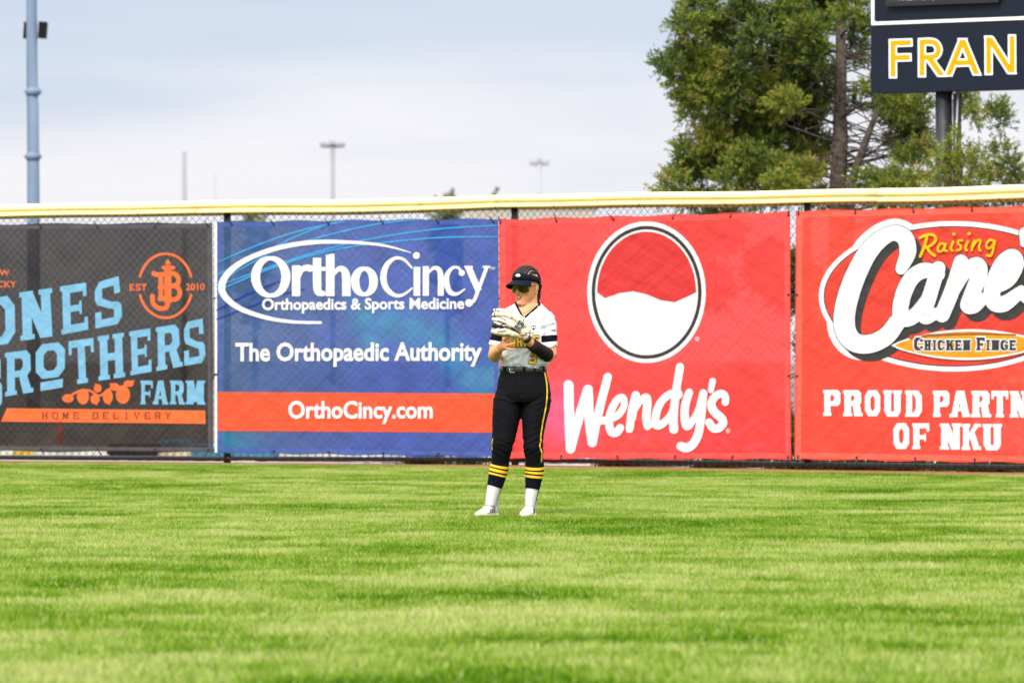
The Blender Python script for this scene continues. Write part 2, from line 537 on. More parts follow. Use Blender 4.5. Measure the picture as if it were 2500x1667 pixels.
        [out.append(z_) for z_ in ([(.86, 1), (1, .88), (1 - s, .84), (.78, 1 - t)], [(.86, 0), (1, .14), (1 - s, .18), (.78, t)], [(.8, .5 + t / 2), (1 - s, .62), (1, .62), (.9, .5)], [(.8, .5 - t / 2), (1 - s, .40), (1, .40), (.9, .5)], [(.1, 0), (0, .12), (s * .9, .18), (.2, t)], [(.1, 1), (0, .9), (s * .9, .84), (.2, 1 - t)])]
    elif ch == '2': rect(.1, 1 - t, .86, 1); rect(0, .68, s * .9, .92); rect(1 - s, .6, 1, .9); out.append([(1 - s, .62), (1, .62), (.45, .1), (0, .1)]); rect(0, 0, 1, t)
    elif ch == '1': stem(.5 - s / 2, top=False); rect(.15, 1 - f, .5, 1)
    return out

# ------------------------------------------------------------------ fence line, ground
D_L, D_M, D_R = 59.4, 57.1, 53.0
G_L, G_M, G_R = gpt(0, D_L), gpt(1217, D_M), gpt(2500, D_R)
PL1 = Plane(G_L, G_M)
PL2 = Plane(G_M, G_R)
def plane_for(px):
    return PL1 if px < 1217 else PL2

def pxline(tab, x):
    if x <= tab[0][0]:
        (x0, y0), (x1, y1) = tab[0], tab[1]
    elif x >= tab[-1][0]:
        (x0, y0), (x1, y1) = tab[-2], tab[-1]
    else:
        for i in range(len(tab) - 1):
            if tab[i][0] <= x <= tab[i + 1][0]:
                (x0, y0), (x1, y1) = tab[i], tab[i + 1]
                break
    return y0 + (y1 - y0) * (x - x0) / (x1 - x0)

CAP = [(-800, 512), (0, 499.5), (400, 492), (1050, 483.4), (1217, 476.0), (1350, 473.2), (2200, 459.8), (2500, 451), (2900, 439)]
RAIL = [(-800, 1112), (0, 1116), (1217, 1121.5), (2500, 1140.5), (2900, 1148)]
X_MIN, X_MAX = -620, 2860
def fence_pt(px, py, off=0.0):
    return plane_for(px).at(px, py, off)

# ground sheets
m_dirt = mat("far_ground", (0.12, 0.105, 0.085), 0.95, vary=0.3, vscale=0.15, bump=0.01, bscale=3)
g = MB(); g.add([(-1500, -60, -0.008), (1500, -60, -0.008), (1500, 3000, -0.008), (-1500, 3000, -0.008)], [(0, 1, 2, 3)])
o = g.build("ground", m_dirt, smooth=False); o["kind"] = "structure"

m_turf = mat("turf_soil", (0.055, 0.10, 0.014), 0.95, spec=.04, vary=0.35, vscale=3.0)
m_track = mat("track_clay", (0.27, 0.115, 0.065), 0.95, spec=.05, vary=0.3, vscale=14, bump=0.006, bscale=70)
def line_at(off, x0=-16.0, x1=16.0):
    """polyline parallel to the fence, off metres towards the field"""
    a = PL1.a + PL1.n * off; b = PL2.b + PL2.n * off
    # meeting point of both offset lines
    p1, d1, p2, d2 = PL1.a + PL1.n * off, PL1.u, PL2.a + PL2.n * off, PL2.u
    den = d1.x * d2.y - d1.y * d2.x
    t = ((p2.x - p1.x) * d2.y - (p2.y - p1.y) * d2.x) / den
    m = p1 + d1 * t
    return [m - d1 * 14.0, m, m + d2 * 14.0]
TRACK_W = 1.25
fl, tl_ = line_at(-0.25), line_at(TRACK_W)
t_ = MB()
t_.add([p + Vector((0, 0, 0.002)) for p in fl] + [p + Vector((0, 0, 0.002)) for p in tl_], [(0, 3, 4, 1), (1, 4, 5, 2)])
o = t_.build("warning_track", m_track, smooth=False); o["kind"] = "structure"
t_ = MB()
t_.add([p + Vector((0, 0, 0.0)) for p in tl_] + [Vector((-14, 5, 0)), Vector((0, 5, 0)), Vector((14, 5, 0))], [(0, 3, 4, 1), (1, 4, 5, 2)])
o = t_.build("turf", m_turf, smooth=False); o["kind"] = "structure"
m_gravel = mat("gravel", (0.72, 0.66, 0.58), 0.95, vary=0.4, vscale=9, bump=0.02, bscale=30)
bk = line_at(-6.0)
t_ = MB()
t_.add([p + Vector((0, 0, -0.003)) for p in bk] + [p + Vector((0, 0, -0.003)) for p in fl], [(0, 3, 4, 1), (1, 4, 5, 2)])
o = t_.build("gravel_strip", m_gravel, smooth=False); o["kind"] = "structure"

# ------------------------------------------------------------------ the fence
m_black = mat("black_vinyl_coat", (0.012, 0.012, 0.014), 0.42)
m_cap = mat("yellow_plastic", (0.95, 0.76, 0.34), 0.28, spec=0.5, vary=0.05, vscale=3)
m_tie = mat("tie_plastic", (0.01, 0.01, 0.011), 0.5)
fence = empty("chain_link_fence", G_M, "long black chain-link outfield fence topped with a yellow rail cap", "fence")
def seg_u(pl, px, py=880):
    return (pl.at(px, py) - pl.a).dot(pl.u)
wire = MB()
PIT = 0.085
def add_mesh(pl, u0, u1, ztop):
    k0 = int((u0 - 3) / PIT) - 2
    k1 = int((u1 + 3) / PIT) + 2
    for sgn in (1, -1):
        for k in range(k0, k1):
            c = k * PIT
            # u = c + sgn*z ; z in [z0, z1]
            z0, z1 = 0.03, ztop
            if sgn > 0:
                za, zb = max(z0, u0 - c), min(z1, u1 - c)
            else:
                za, zb = max(z0, c - u1), min(z1, c - u0)
            if zb - za < 0.01:
                continue
            off = 0.0028 * sgn
            wire.sweep([pl.uz(c + sgn * za, za, off), pl.uz(c + sgn * zb, zb, off)], [0.0022, 0.0022], n=4, cap=False)
add_mesh(PL1, seg_u(PL1, X_MIN), (PL1.b - PL1.a).length, 2.60)
add_mesh(PL2, 0.0, seg_u(PL2, X_MAX), 2.60)
wire.build("wire_mesh", m_black, fence, smooth=True)

for px in (-160, 555, 1257, 1972, 2690):
    pl = plane_for(px)
    top = pl.at(px, pxline(CAP, px) + 14, -0.045)
    b = MB()
    bot = Vector((top.x, top.y, -0.1))
    b.sweep([bot, top], [0.037, 0.037], n=16, ref=(0, 1, 0))
    b.sweep([Vector((top.x, top.y, 0.10)) + pl.n * 0.0, Vector((top.x, top.y, 0.155))], [0.046, 0.046], n=16)
    b.build("post", m_black, fence)

b = MB()
for pl, xa, xb in ((PL1, X_MIN, 1217), (PL2, 1217, X_MAX)):
    n_ = 8
    pts = [pl.at(xa + (xb - xa) * i / n_, pxline(RAIL, xa + (xb - xa) * i / n_), -0.032) for i in range(n_ + 1)]
    b.sweep(pts, [0.023] * len(pts), n=12, ref=(0, 0, 1))
b.build("bottom_rail", m_black, fence)

PROFILE = [(-.048, -.150), (-.058, -.10), (-.060, -.055), (-.050, -.022), (-.028, -.006), (0, 0), (.028, -.006), (.050, -.022),
           (.060, -.045), (.058, -.062), (.040, -.072), (.034, -.079), (.046, -.088), (.060, -.098), (.060, -.122), (.054, -.126),
           (.052, -.122), (.050, -.10), (.036, -.08), (.02, -.03), (-.02, -.03), (-.045, -.07), (-.042, -.150)]
def cap_section(xa, xb, lift=0.0, grow=1.0):
    pl = plane_for((xa + xb) / 2)
    n_ = 14
    vs_, fs = [], []
    K_ = len(PROFILE)
    for i in range(n_ + 1):
        px = xa + (xb - xa) * i / n_
        p = pl.at(px, pxline(CAP, px)) + Vector((0, 0, lift + 0.004 * math.sin(px * 0.013) - .003 * math.sin(math.pi * i / n_)))
        for o_, z_ in PROFILE:
            vs_.append(p + pl.n * (o_ * grow) + Vector((0, 0, z_ * grow)))
    for i in range(n_):
        for k in range(K_):
            k2 = (k + 1) % K_
            fs.append((i * K_ + k, (i + 1) * K_ + k, (i + 1) * K_ + k2, i * K_ + k2))
    fs.append(tuple(range(K_ - 1, -1, -1))); fs.append(tuple(n_ * K_ + k for k in range(K_)))
    b = MB(); b.add(vs_, fs)
    b.build("rail_cap", m_cap, fence)
for xa, xb, li, gr in ((X_MIN, 492, 0, 1.0), (486, 1036, 0.002, 1.04), (1030, 1217, 0.0, 1.0), (1214, 2157, 0.0, 1.0), (2151, X_MAX, 0.003, 1.05)):
    cap_section(xa, xb, li, gr)
# wire ties that hold mesh and cap
for px in (130, 336, 665, 877, 1210, 1352, 1560, 1770, 2334, 2438):
    pl = plane_for(px)
    p = pl.at(px, pxline(CAP, px) + 33, 0.058)
    b = MB()
    b.sweep([p + Vector((0, 0, .025)), p + pl.n * .006, p + Vector((0.004, 0, -.03)) - pl.n * .03], [.0035] * 3, n=6)
    b.build("wire_tie", m_tie, fence)

# ------------------------------------------------------------------ banners
WHITE = (0.80, 0.80, 0.80)
B_OFF = 0.03
def banner(name, label, pl, q, inkfn, clear, hem_px=17, hem_col=None, ties=(), side_ties=(), glow=0.15):
    """q: TL TR BR BL in photograph pixels; inkfn(px,py) -> printed colour"""
    c = [pl.at(*p, B_OFF) for p in q]
    root = empty(name, (c[2] + c[3]) / 2, label, "banner", "advertising banners tied along the outfield fence")
    nx, ny = 96, 72
    vs_, cols, fs = [], [], []
    for j in range(ny + 1):
        for i in range(nx + 1):
            s, t = i / nx, j / ny
            x = (q[0][0] * (1 - s) + q[1][0] * s) * (1 - t) + (q[3][0] * (1 - s) + q[2][0] * s) * t
            y = (q[0][1] * (1 - s) + q[1][1] * s) * (1 - t) + (q[3][1] * (1 - s) + q[2][1] * s) * t
            y += 1.6 * math.sin(s * 31.0 + q[0][0]) * (0.5 - t) * 2 * (1 if t in (0, 1) else abs(.5 - t) * 2)
            vs_.append(pl.at(x, y, B_OFF)); cols.append((*inkfn(x, y), 1.0))
    for j in range(ny):
        for i in range(nx):
            a = j * (nx + 1) + i
            fs.append((a, a + nx + 1, a + nx + 2, a + 1))
    b = MB(); b.add(vs_, fs)
    m_ = vinyl(name + "_vinyl", (1, 1, 1), clear, attr=True, glow=glow)
    sh = b.build("vinyl_sheet", m_, root, smooth=True)
    ca = sh.data.color_attributes.new("ink", 'FLOAT_COLOR', 'POINT')
    ca.data.foreach_set("color", [v for c_ in cols for v in c_])
    if hem_col:
        hm = MB()
        def hq(x0, y0, x1, y1, x2, y2, x3, y3, k):
            pts_ = []
            N_ = 40
            for i in range(N_ + 1):
                s = i / N_
                pts_ += [pl.at(x0 + (x1 - x0) * s, y0 + (y1 - y0) * s, B_OFF + .0012 + k * 1e-4), pl.at(x3 + (x2 - x3) * s, y3 + (y2 - y3) * s, B_OFF + .0012 + k * 1e-4)]
            hm.add(pts_, [(2 * i, 2 * i + 1, 2 * i + 3, 2 * i + 2) for i in range(N_)])
        h = hem_px
        (ax, ay), (bx, by), (cx, cy), (dx, dy) = q
        hq(ax + 3, ay + 3, bx - 3, by + 3, bx - h, by + h, ax + h, ay + h, 0)
        hq(dx + 3, dy - 3, cx - 3, cy - 3, cx - h, cy - h, dx + h, dy - h, 1)
        hq(ax + 3, ay + 3, dx + 3, dy - 3, dx + h, dy - h, ax + h, ay + h, 2)
        hq(bx - 3, by + 3, cx - 3, cy - 3, cx - h, cy - h, bx - h, by + h, 3)
        hm.build("hem", vinyl(name + "_hem", hem_col, clear * .5, glow=glow), root, smooth=False)
    tie = None
    def put(px, py, ang, ln):
        nonlocal tie
        p = pl.at(px, py, B_OFF + .006)
        if tie is None:
            tm = MB()
            tm.sweep([(0, 0, 0), (0, -.004, ln * .5), (0, .0, ln)], [.005, .0055, .004], n=6, ref=(0, 1, 0))
            tm.ball((0, -.003, 0), (.012, .008, .012), n=8)
            tie = tm.build("cable_tie", m_tie, root, loc=(0, 0, 0))
            t2 = tie
        else:
            t2 = tie.copy(); COL.objects.link(t2); t2.parent = root
        t2.location = p - wloc(root)
        t2.rotation_euler = (0, R(ang), 0)
    for x_, up, a_ in ties:
        f_ = (x_ - q[0][0]) / (q[1][0] - q[0][0])
        yt = q[0][1] + (q[1][1] - q[0][1]) * f_; yb = q[3][1] + (q[2][1] - q[3][1]) * f_
        if up: put(x_, yt + 8, a_, .075)
        else: put(x_, yb - 7, 180 + a_, .075)
    for x_, y_, a_ in side_ties:
        put(x_, y_, a_, .06)
    return root

def rnd_ink(base, v, sx=90.0):
    def f(x, y):
        k = 1 + v * (mnoise.noise(Vector((x / sx, y / sx, 3.3))))
        return tuple(max(0.0, c * k) for c in base)
    return f

# --- banner 1: dark farm banner
q1 = [(-600, 551), (518, 544), (520, 1104), (-600, 1098)]
bn1 = banner("advertising_banner", "dark grey see-through farm banner with light blue lettering and orange emblem", PL1, q1,
             rnd_ink((.017, .0125, .0105), .8, 55), 0.085, hem_px=12, hem_col=(.085, .08, .09),
             ties=[(x, u, random.choice((-30, 20, 35))) for u in (1, 0) for x in (-480, -330, -170, -30, 100, 238, 378, 508)],
             side_ties=[(524, 728, 75), (524, 914, 70)])
A = Art(PL1, 0, 480, 2.3056, B_OFF + .004)
sky_letters = [("N", [(108, 540), (288, 515), (303, 785), (115, 812)]), ("E", [(338, 506), (489, 483), (497, 748), (346, 777)]),
    ("S", [(533, 487), (668, 448), (692, 712), (537, 742)]), ("O", [(-105, 580), (82, 553), (86, 822), (-100, 848)]),
    ("R", [(28, 880), (176, 860), (182, 1100), (30, 1124)]), ("T", [(385, 814), (525, 795), (536, 1040), (394, 1060)]),
    ("H", [(550, 787), (697, 765), (705, 1014), (555, 1036)]), ("E", [(727, 760), (850, 740), (853, 984), (735, 1006)]),
    ("R", [(877, 737), (1010, 716), (1024, 955), (880, 982)]), ("S", [(1035, 708), (1140, 686), (1160, 932), (1037, 952)]),
    ("B", [(-140, 905), (8, 884), (12, 1190), (-135, 1212)])]
for ch, q in sky_letters:
    A.slab("letters", ch, q, s=.29, t=.165, serif=.07)
A.slab("letters", "O", [(200, 835), (366, 815), (364, 1010), (202, 1030)], s=.27, t=.21)
A.poly("letters", [(228, 1046), (354, 1024), (352, 1073), (228, 1094)])
for ch, x0, x1 in (("F", 790, 860), ("A", 862, 944), ("R", 957, 1037), ("M", 1048, 1152)):
    A.slab("letters", ch, [(x0, 1035), (x1, 1035), (x1, 1170), (x0, 1168)], s=.3, t=.17, serif=.07)
A.poly("bar", [(40, 1190), (1155, 1203), (1157, 1278), (5, 1265)])
A.k += 4
xs = 235
for w_ in ("HOME", "DELIVERY"):
    for ch in w_:
        A.slab("brown", ch, [(xs, 1212), (xs + 34, 1212), (xs + 34, 1252), (xs, 1251)], s=.2, t=.14, serif=.08)
        xs += 58.5
    xs += 50
def arc(cx, cy, rx, ry, a0, a1, n=20):
    return [(cx + rx * math.cos(R(a0 + (a1 - a0) * i / n)), cy + ry * math.sin(R(a0 + (a1 - a0) * i / n))) for i in range(n + 1)]
A.stroke("emblem", arc(932, 502, 150, 180, 195, 345), 14, cap='butt')
A.stroke("emblem", arc(932, 502, 150, 180, 15, 165), 14, cap='butt')
for ch, x0 in (("E", 728), ("S", 764), ("T", 797)):
    A.slab("emblem", ch, [(x0, 491), (x0 + 27, 491), (x0 + 27, 529), (x0, 529)], s=.3, t=.2, serif=.06)
A.text("emblem", "2010", [(1046, 489), (1152, 487), (1152, 527), (1046, 528)], bold=.02)
A.text("small", "AW", [(-40, 412), (54, 412), (54, 444), (-40, 444)], bold=.015)
A.text("small_b", "CKY", [(-14, 475), (92, 475), (92, 511), (-14, 511)], bold=.015)
A.stroke("emblem", [(945, 400), (945, 600)], 40, cap='butt')                    # monogram
A.stroke("emblem", [(865, 432), (890, 440), (975, 432), (1005, 465), (985, 500), (900, 508)], 26)
A.stroke("emblem", [(900, 508), (990, 505), (1012, 545), (985, 578), (900, 575)], 26)
A.stroke("emblem", [(905, 440), (905, 578)], 26, cap='butt')
A.stroke("emblem", [(945, 590), (935, 625), (895, 628), (862, 600), (858, 560)], 26)
A.stroke("emblem", [(920, 400), (975, 400)], 22)
A.poly("emblem", [(945, 352), (962, 372), (945, 396), (928, 372)])
A.stroke("branch", [(385, 1130), (440, 1095), (500, 1090), (560, 1120), (610, 1085), (660, 1075), (740, 1055)], 12)   # fruit branch
for x, y, rx, ry in ((467, 1125, 34, 44), (535, 1140, 26, 28), (607, 1125, 28, 42), (692, 1115, 40, 50), (383, 1135, 32, 24), (550, 1078, 22, 24), (645, 1070, 26, 22), (725, 1052, 28, 18)):
    A.disc("branch", x, y, rx, ry)
for x, y, dx, dy in ((550, 1078, -14, -30), (535, 1150, 10, 26), (607, 1150, 14, 24), (640, 1066, -24, -18), (735, 1048, 24, -14), (372, 1132, -26, 6)):
    A.poly("branch", [(x - dy * .55, y + dx * .55), (x + dx, y + dy), (x + dy * .55, y - dx * .55), (x - dx * .4, y - dy * .4)])
A.build(bn1, {"letters": "blue_lettering", "bar": "orange_bar", "emblem": "orange_emblem", "branch": "fruit_branch", "small": "orange_lettering", "small_b": "orange_lettering", "brown": "brown_lettering"},
        {"letters": vinyl("ink_sky", srgb(118, 174, 206), .05), **{k_: vinyl("ink_orange", srgb(226, 108, 56), .05) for k_ in ("bar", "emblem", "branch", "small", "small_b")}, "brown": vinyl("ink_brown", srgb(120, 55, 40), .02)})

# --- banner 2: blue clinic banner
q2 = [(530, 541), (1216.5, 534), (1220.5, 1116), (530, 1105)]
def ink2(x, y):
    s = min(1, max(0, (x - 530) / 420))
    a, b = srgb(56, 82, 120), srgb(50, 74, 148)
    c = [a[i] * (1 - s) + b[i] * s for i in range(3)]
    tl = srgb(30, 122, 158)
    best = 0
    for (cx, cy, r) in ((890, 780, 38), (950, 790, 40), (1010, 805, 42), (1060, 830, 42), (1110, 870, 40), (1150, 920, 36), (1175, 960, 36), (905, 830, 30), (550, 1075, 60), (1200, 920, 40)):
        best = max(best, math.exp(-((x - cx) ** 2 + (y - cy) ** 2) / (r * r)))
    c = [c[i] * (1 - .75 * best) + tl[i] * .75 * best for i in range(3)]
    k = 1 + .22 * mnoise.noise(Vector((x / 60, y / 60, 1.0)))
    return tuple(v * k for v in c)
bn2 = banner("advertising_banner", "royal blue clinic banner with white lettering and an orange web address stripe", PL1, q2, ink2, 0.085,
             hem_px=13, hem_col=srgb(70, 92, 158),
             ties=[(x, 1, -35) for x in (566, 668, 802, 935, 1070, 1205)] + [(x, 0, 150 + 200) for x in (668, 802, 935, 1070)],
             side_ties=[(527, 914, 80), (1218, 729, 85)])
A = Art(PL1, 500, 480, 2.3056, B_OFF + .004)
A.poly("orange", [(66, 1098), (1650, 1108), (1656, 1328), (66, 1318)])
for pts, c_ in (([(66, 372), (250, 292), (450, 218), (620, 172), (790, 140)], "cyan"), ([(66, 440), (300, 332), (500, 230), (700, 152)], "cyan"),
                ([(66, 486), (400, 300), (560, 252), (800, 190), (1000, 150), (1180, 131)], "cyan"), ([(66, 505), (350, 402), (600, 320), (800, 266), (1000, 226), (1300, 184), (1646, 162)], "cyan"),
                ([(66, 532), (300, 432), (560, 342), (800, 286), (1050, 254), (1350, 230), (1648, 226)], "cyan"), ([(66, 640), (250, 545), (420, 476)], "navy"), ([(66, 690), (250, 620), (420, 556), (560, 520)], "navy")):
    A.stroke(c_, pts, [7] + [9] * (len(pts) - 2) + [6])
A.k += 8
A.stroke("white", [(1160, 315), (1000, 274), (800, 256), (600, 258), (420, 287), (260, 342), (150, 412), (98, 490), (112, 560), (200, 630), (350, 682), (500, 705), (652, 709)],
         [4, 13, 19, 24, 26, 28, 33, 40, 36, 28, 22, 17, 14])
def ring(key, cx, cy, rx, ry, thick, thin, n=28):
    pts, ws = [], []
    for i in range(n):
        a = 2 * math.pi * i / n
        pts.append((cx + rx * math.cos(a), cy + ry * math.sin(a)))
        ws.append(thin + (thick - thin) * abs(math.cos(a)) ** 1.3)
    A.stroke(key, pts, ws, closed=True)
W_ = "white"
ring(W_, 371, 452, 85, 105, 50, 22)                                            # O
A.stroke(W_, [(514, 388), (514, 560)], 46, cap='butt'); A.stroke(W_, [(530, 450), (545, 412), (575, 400), (592, 404)], [20, 30, 34, 38])
A.stroke(W_, [(632, 345), (632, 480), (640, 535), (680, 548)], [46, 46, 44, 18], cap='butt'); A.poly(W_, [(590, 396), (680, 396), (680, 418), (588, 418)])
A.stroke(W_, [(706, 328), (706, 560)], 48, cap='butt'); A.poly(W_, [(684, 336), (706, 322), (730, 322), (730, 345)])
A.stroke(W_, [(722, 440), (752, 408), (780, 412), (795, 450), (797, 560)], [20, 26, 36, 46, 48], cap='butt')
ring(W_, 898, 478, 52, 72, 48, 22)
A.stroke(W_, [(1166, 402), (1120, 354), (1070, 348), (1025, 385), (1005, 450), (1020, 512), (1065, 553), (1115, 553), (1168, 515)], [8, 14, 18, 28, 36, 32, 22, 16, 8])
A.stroke(W_, [(1194, 396), (1194, 558)], 37, cap='butt'); A.disc(W_, 1191, 332, 19)
A.stroke(W_, [(1244, 392), (1244, 558)], 34, cap='butt'); A.stroke(W_, [(1256, 432), (1288, 402), (1318, 412), (1328, 455), (1328, 558)], [12, 18, 28, 33, 33], cap='butt')
A.stroke(W_, [(1452, 432), (1425, 400), (1392, 403), (1364, 442), (1362, 492), (1382, 538), (1420, 548), (1462, 522)], [14, 14, 16, 28, 32, 28, 16, 8]); A.disc(W_, 1447, 430, 17)
A.stroke(W_, [(1484, 398), (1542, 530)], 36, cap='butt'); A.stroke(W_, [(1588, 396), (1545, 510), (1515, 585), (1486, 600)], [20, 20, 18, 14], cap='butt'); A.disc(W_, 1487, 598, 21)
A.poly(W_, [(1462, 390), (1508, 390), (1508, 402), (1462, 402)]); A.poly(W_, [(1565, 390), (1606, 390), (1606, 401), (1565, 401)])
A.text(W_, "TM", [(1602, 396), (1632, 396), (1632, 414), (1602, 414)])
A.text(W_, "Orthopaedics & Sports Medicine", [(322, 573), (1460, 568), (1460, 652), (322, 659)], bold=.026)
A.text(W_, "The Orthopaedic Authority", [(172, 822), (1560, 816), (1558, 956), (172, 958)], bold=.026)
A.text(W_, "OrthoCincy.com", [(470, 1148), (1283, 1150), (1283, 1278), (470, 1280)], bold=.026)
A.build(bn2, {"orange": "orange_stripe", "cyan": "cyan_lines", "navy": "dark_blue_lines", "white": "white_lettering"},
        {"orange": vinyl("ink_stripe", srgb(218, 84, 50), .05), "cyan": vinyl("ink_cyan", srgb(64, 150, 208), .04), "navy": vinyl("ink_navy", srgb(34, 48, 150), .04), "white": vinyl("ink_white", WHITE, .03)})
b = MB()
for i in range(1):
    b.add([PL1.at(524, 545, B_OFF + .005), PL1.at(529, 545, B_OFF + .005), PL1.at(530, 1104, B_OFF + .005), PL1.at(524.5, 1104, B_OFF + .005)], [(0, 1, 2, 3)])
b.build("white_edge", vinyl("ink_edge", WHITE, .1), bn2, smooth=False)

# --- banner 3: red restaurant banner
q3 = [(1217.7, 536), (1929.5, 517), (1931.5, 1121), (1222, 1119.5)]
RED = srgb(214, 62, 60)
def ink3(x, y):
    k = 1 + .10 * mnoise.noise(Vector((x / 70, y / 70, 5.0)))
    m = math.exp(-((x - 1365) ** 2 / 60 ** 2 + (y - 1010) ** 2 / 70 ** 2)) * .55          # faded pink blotch
    m += .3 * max(0, mnoise.noise(Vector((x / 22, y / 22, 8.0)))) * math.exp(-((y - 1080) ** 2) / 45 ** 2)
    pk = srgb(226, 96, 150)
    return tuple(RED[i] * k * (1 - m) + pk[i] * m for i in range(3))
bn3 = banner("advertising_banner", "bright red restaurant banner with an oval white badge above white script", PL2, q3, ink3, 0.055,
             hem_px=15, hem_col=srgb(236, 84, 78),
             ties=[(x, 1, a) for x, a in ((1222, -20), (1358, -15), (1498, -40), (1642, 30), (1783, 30), (1924, 10))] + [(x, 0, a) for x, a in ((1370, 10), (1507, -10), (1648, 15), (1788, 20), (1924, 10))],
             side_ties=[(1924, 719, 90), (1925, 917, 70)])
A = Art(PL2, 1380, 520, 4.1275, B_OFF + .004)
A.disc("white", 819, 798, 597, 712, n=64)
A.disc("ring", 820, 800, 555, 670, n=64)
A.disc("white", 820, 800, 518, 632, n=64)
up = arc(820, 800, 500, 612, 180, 360, n=40)
A.poly("panel", up + [(1240, 840), (1100, 900), (960, 880), (820, 820), (680, 790), (540, 810), (400, 860)])
A.text("white", "®", [(1310, 1247), (1350, 1247), (1350, 1289), (1310, 1289)], bold=.02)
A.ox, A.oy, A.sc = 1360, 870, 5.345
S3 = [([(150, 372), (160, 800), (176, 1205)], [128, 128, 120]), ([(182, 1200), (285, 800), (400, 432)], [110, 122, 120]), ([(405, 432), (420, 800), (460, 1120)], [124, 125, 120]),
      ([(466, 1115), (550, 700), (662, 268)], [105, 112, 108]),
      ([(570, 840), (680, 820), (800, 760), (872, 650), (870, 555), (830, 535), (765, 590), (695, 740), (680, 880), (715, 985), (780, 985), (824, 928)], [100, 100, 95, 90, 90, 92, 98, 100, 102, 110, 110, 100]),
      ([(1028, 505), (980, 700), (947, 945)], [108, 110, 100]), ([(985, 800), (1010, 690), (1090, 580), (1165, 530), (1178, 620), (1165, 790), (1182, 910)], [90, 90, 85, 100, 110, 112, 100]),
      ([(1580, 475), (1480, 490), (1375, 570), (1305, 700), (1283, 840), (1300, 900), (1370, 880), (1470, 780), (1530, 640)], [100, 100, 100, 105, 105, 100, 100, 90, 80]),
      ([(1605, 135), (1550, 480), (1518, 800), (1525, 950)], [104, 106, 112, 116]), ([(1180, 900), (1250, 880), (1300, 860)], [90, 80, 90]), ([(1545, 490), (1585, 500)], 110),
      ([(1725, 470), (1672, 640), (1668, 800), (1695, 905), (1760, 850), (1850, 690), (1908, 478)], [102, 106, 112, 116, 90, 92, 100]), ([(1910, 480), (1878, 800), (1845, 1000), (1775, 1140), (1690, 1190), (1615, 1170)], [100, 108, 112, 116, 122, 112]),
      ([(2030, 322), (2008, 440)], [86, 74]), ([(2196, 600), (2195, 525), (2145, 482), (2055, 530), (2012, 630), (2060, 730), (2140, 800), (2165, 870), (2110, 932), (2035, 932), (1985, 860)], [92, 96, 100, 104, 108, 112, 112, 110, 110, 110, 104])]
for pts, w in S3:
    A.stroke("script", pts, w)
A.text("script", "®", [(2206, 942), (2258, 942), (2258, 1002), (2206, 1002)], bold=.02)
A.build(bn3, {"white": "badge", "ring": "badge_ring", "panel": "badge_panel", "script": "white_lettering"},
        {"white": vinyl("ink_badge", WHITE, .03), "ring": vinyl("ink_ring", srgb(58, 52, 50), .03), "panel": vinyl("ink_panel", srgb(206, 56, 56), .04), "script": vinyl("ink_script", WHITE, .03)})

# --- banner 4: orange-red restaurant banner
q4 = [(1943, 515), (2740, 498), (2740, 1133), (1939.5, 1120.5)]
ORED = srgb(216, 70, 56)
def ink4(x, y):
    k = 1 + .10 * mnoise.noise(Vector((x / 70, y / 70, 15.0)))
    m = .4 * max(0, mnoise.noise(Vector((x / 18, y / 18, 2.0))) - .1) * (math.exp(-((x - 2470) ** 2) / 40 ** 2) + math.exp(-((x - 2400) ** 2) / 60 ** 2 - ((y - 1060) ** 2) / 40 ** 2))
    pk = srgb(230, 150, 140)
    return tuple(ORED[i] * k * (1 - m) + pk[i] * m for i in range(3))
bn4 = banner("advertising_banner", "orange-red banner with slanted white script, gold lozenge and slab lettering below", PL2, q4, ink4, 0.045,
             hem_px=16, hem_col=srgb(238, 98, 80),
             ties=[(x, 1, a) for x, a in ((1949, 5), (2088, -5), (2230, -8), (2373, -8), (2516, 0), (2660, 0))] + [(x, 0, 0) for x in (1948, 2091, 2234, 2379, 2520, 2660)],
             side_ties=[(1946, 719, 270), (1946, 917, 250)])
A = Art(PL2, 1900, 460, 2.24, B_OFF + .004)
CPATH = [(672, 440), (708, 350), (690, 268), (612, 248), (505, 330), (422, 480), (370, 640), (364, 762), (412, 838), (500, 850), (590, 808), (648, 735)]
CW = [62, 92, 92, 82, 102, 112, 116, 116, 104, 100, 98, 92]
A.disc("white", 960, 590, 738, 411, n=72)
A.stroke("white", CPATH, CW, grow=72)
A.k += 8
A.disc("ink", 960, 590, 712, 384, n=72)
A.disc("red", 960, 590, 706, 378, n=72)
LET = [([(872, 468), (802, 448), (732, 488), (684, 580), (668, 675), (690, 714), (750, 690), (820, 590), (862, 500)], [80, 84, 86, 88, 88, 86, 80, 60, 50]),
       ([(876, 436), (830, 580), (800, 680), (812, 702), (862, 682)], [76, 80, 84, 82, 60]),
       ([(1000, 402), (950, 560), (896, 690)], [80, 84, 84]), ([(950, 580), (1030, 450), (1085, 418), (1100, 465), (1052, 600), (1040, 640), (1075, 640), (1122, 600)], [60, 70, 86, 88, 88, 88, 80, 60]),
       ([(1180, 548), (1260, 505), (1302, 415), (1278, 372), (1222, 418), (1172, 540), (1180, 622), (1240, 628), (1330, 560)], [60, 70, 84, 84, 88, 90, 90, 88, 60]),
       ([(1475, 420), (1425, 398), (1392, 450), (1430, 520), (1440, 570), (1395, 608), (1348, 580)], 80), ([(1352, 246), (1345, 300)], [70, 44])]
A.k += 8
A.stroke("ink", CPATH, CW, dx=34, dy=40)
A.stroke("ink", CPATH, CW, dx=17, dy=20)
for pts, w in LET:
    A.stroke("ink", pts, w, dx=34, dy=38, grow=6)
    A.stroke("ink", pts, w, dx=17, dy=20, grow=6)
A.stroke("ink", CPATH, CW, grow=7)
for pts, w in LET:
    A.stroke("ink", pts, w, grow=7)
A.k += 8
